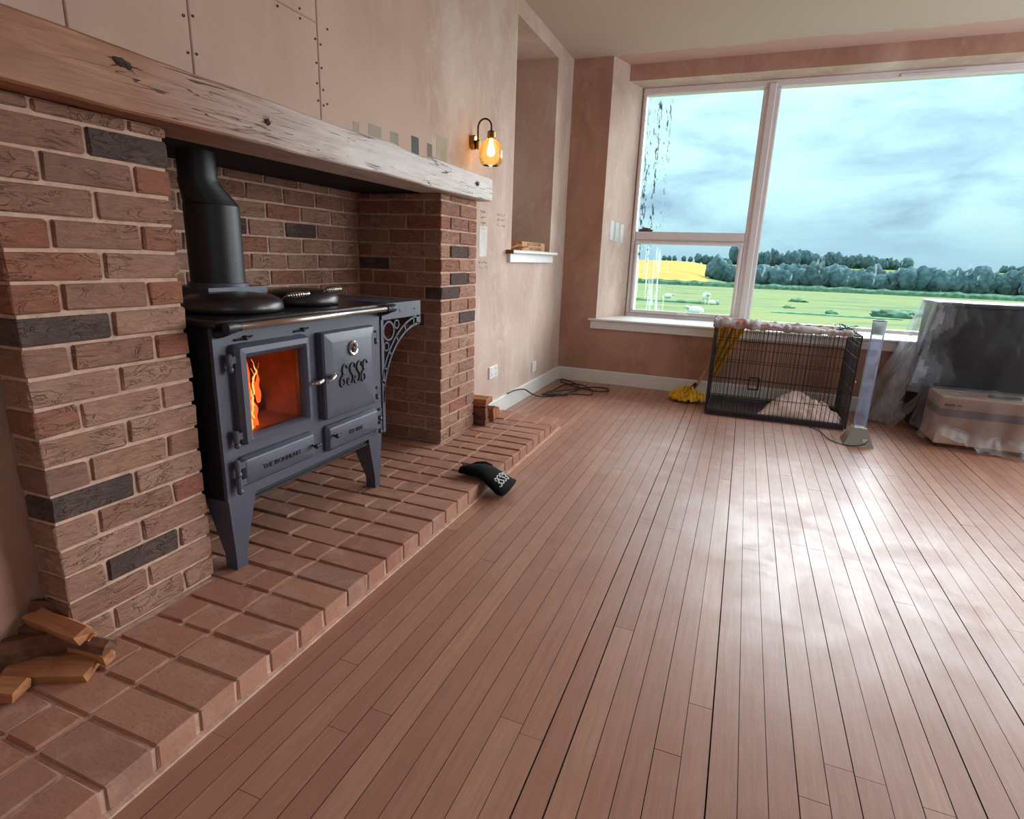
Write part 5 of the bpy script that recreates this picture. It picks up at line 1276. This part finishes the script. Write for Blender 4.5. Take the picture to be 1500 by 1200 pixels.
# hedges
def hedge(name, x0, x1, yf, h, w, step, label, mat=HEDGE, seed=0):
    m = MB(); L = []; n = int((x1 - x0) / step)
    for i in range(n + 1):
        x = x0 + (x1 - x0) * i / n; y = yf(x); g = ground(x, y); hh = h * (0.75 + 0.5 * abs(nz(i * 0.7, seed)) + 0.25 * nz(i * 2.1, seed + 4)); ww = w * (1 + 0.4 * nz(i * 1.3, seed + 9))
        L.append([(x, y - ww, g - 0.1), (x + 0.3 * nz(i, 3.3), y - ww * 0.9, g + hh * 0.6), (x, y - ww * 0.3 + 0.2 * nz(i * 2.2, 8), g + hh), (x, y + ww * 0.5, g + hh * 0.9), (x, y + ww, g - 0.1)])
    o = m.loops(L).build(name, mat, None, False, (0, yf(0), ground(0, yf(0)))); return tag(o, label, 'hedge')
hedge('field_hedge', -70, 110, lambda x: 120 + 0.02 * x, 1.15, 0.8, 1.1, 'long dark hedge crossing the pasture in front of the woodland', seed=1)
hedge('field_bank', -30, -1.5, lambda x: 42, 0.24, 0.3, 0.5, 'low dark bank across the grass seen in the small side light', TUSS, 3)
hedge('field_bank', 1.5, 7.5, lambda x: 34, 0.10, 0.25, 0.35, 'thin rough bank of grass in the pasture behind the crate', TUSS, 5)
# shrubs
def blob(name, seed, rx, ry, rz, mat, sub=2, rough=0.35, trunk=0.0):
    bm = bmesh.new(); bmesh.ops.create_icosphere(bm, subdivisions=sub, radius=1.0)
    for v in bm.verts:
        c = v.co.normalized(); n = 1 + rough * noise.noise(c * 2.3 + Vector((seed * 3.1, 0, 0))) + rough * 0.6 * noise.noise(c * 5.5 + Vector((0, seed * 2.7, 0)))
        v.co = Vector((c.x * rx * n, c.y * ry * n, c.z * rz * n))
    if trunk:
        r = bmesh.ops.create_cone(bm, cap_ends=True, segments=5, radius1=rx * 0.10, radius2=rx * 0.05, depth=trunk)
        for v in r['verts']: v.co.z -= rz * 0.9
    me = bpy.data.meshes.new(name); bm.to_mesh(me); bm.free(); me.materials.append(mat); me.polygons.foreach_set('use_smooth', [True] * len(me.polygons)); return me
shb = [((7.6, 37.0, 1.0, 0.26), 'largest dark shrub clump in the pasture left of the covered cabinet'), ((4.6, 36.0, 0.30, 0.16), 'small round shrub in the pasture above the tube lamp'), ((4.6, 58.0, 0.7, 0.20), 'small dark tuft in the far middle of the pasture'),
       ((9.8, 42.0, 1.3, 0.22), 'spreading shrub partly hidden by the cabinet corner'), ((3.0, 44.0, 0.4, 0.12), 'low tussock in the pasture behind the crate top')]
for k, ((x, y, r, h), lb) in enumerate(shb):
    me = blob('pasture_shrub', k + 20, r, r * 0.6, h, TUSS if k != 0 else HEDGE, 3, 0.5)
    o = bpy.data.objects.new('pasture_shrub', me); COL.objects.link(o); o.location = (x, y, ground(x, y) + h * 0.5); tag(o, lb, 'shrub', 'shrubs in the pasture')
# trees of the wood
TM = [blob('woodland_tree', k, 3.2, 3.0, 4.6, (TREEG, TREEB)[k % 2], 3, 0.42, 4.0) for k in range(6)]
rt = random.Random(5)
def tree(x, y, s, sz, label, group):
    o = bpy.data.objects.new('woodland_tree', rt.choice(TM)); COL.objects.link(o); o.location = (x, y, ground(x, y) + 4.3 * s * sz - 0.4); o.scale = (s, s, s * sz); o.rotation_euler = (0, 0, rt.uniform(0, 6.28))
    tag(o, label, 'tree', group)
A = 'haze-tinted broadleaf tree in the long front wood beyond the pasture hedge'
for row in range(2):
    x = -15 + 2.4 * row
    while x < 135:
        tree(x + rt.uniform(-1, 1), 318 + 9 * row + rt.uniform(-3, 3), rt.uniform(1.15, 1.6), rt.uniform(0.72, 0.95), A, 'trees of the front wood'); x += 4.6
Bt = 'hazy tree of the wood on the hill crest behind the front wood'
x = -12
while x < 118:
    u = (x + 12) / 130; tree(x, 540 + rt.uniform(-8, 8), rt.uniform(1.1, 1.5), (1.25 - 0.55 * u) * rt.uniform(0.9, 1.1), Bt, 'trees on the hill crest'); x += 5.2
Ct = 'small tree on the skyline behind the golden wheat field'
for x in (-62, -58, -54, -47, -42, -36, -31, -27, -23, -19, -15): tree(x, 478, 0.9 if x > -40 else 0.55, 0.9, Ct, 'skyline trees behind the wheat')
Dt = 'tiny tree on the far right skyline above the meadow'
for x in (196, 201, 207, 214, 220, 228): tree(x, 600, 0.9, 0.8, Dt, 'far right skyline trees')
# sheep
def sheep(x, y, rot, s, lying, label):
    e = thing('sheep', (x, y, ground(x, y)), label, 'sheep', 'sheep in the pasture'); e.rotation_euler = (0, 0, rot); e.scale = (s, s, s)
    bm = bmesh.new(); bmesh.ops.create_icosphere(bm, subdivisions=3, radius=1.0)
    z0 = 0.30 if lying else 0.62
    for v in bm.verts:
        c = v.co.normalized(); n = 1 + 0.10 * noise.noise(c * 6); v.co = Vector((c.x * 0.58 * n, c.y * 0.27 * n, c.z * 0.30 * n + z0))
    # legs and head grow out of the same continuous body
    for sx in (-0.36, 0.36):
        for sy in (-0.14, 0.14):
            r = bmesh.ops.create_cone(bm, cap_ends=True, segments=6, radius1=0.035, radius2=0.06, depth=0.46)
            for v in r['verts']: v.co = Vector((v.co.x + sx, v.co.y + sy, max(0.0, v.co.z + 0.23 - (0.25 if lying else 0))))
    me = bpy.data.meshes.new('sheep_body'); bm.to_mesh(me); bm.free(); me.materials.append(SHEEPW)
    me.polygons.foreach_set('use_smooth', [True] * len(me.polygons))
    b = bpy.data.objects.new('body', me); COL.objects.link(b); b.parent = e
    hz_ = z0 + 0.16
    m = MB().tube([(0.48, 0, z0 + 0.10), (0.62, 0, hz_ + 0.06), (0.76, 0, hz_ + 0.02), (0.86, 0, hz_ - 0.05)], [0.15, 0.12, 0.10, 0.055], 10)
    for sy in (-1, 1): m.tube([(0.64, sy * 0.10, hz_ + 0.10), (0.62, sy * 0.20, hz_ + 0.08)], [0.04, 0.015], 6)
    me = m.mesh('sheep_head', SHEEPH, (0, 0, 0), True); h = bpy.data.objects.new('head', me); COL.objects.link(h); h.parent = e
sheep(-1.85, 26.0, PI + 0.1, 0.58, True, 'nearest white sheep lying in the grass by the window mullion')
sheep(-2.35, 41.0, -1.2, 0.85, False, 'white sheep standing behind the nearest lying sheep')
sheep(-1.95, 41.5, 0.2, 0.5, True, 'small white lamb lying right of the standing sheep')
sheep(-5.85, 50.0, 0.1, 0.65, True, 'far white sheep lying by the low bank left of the others')
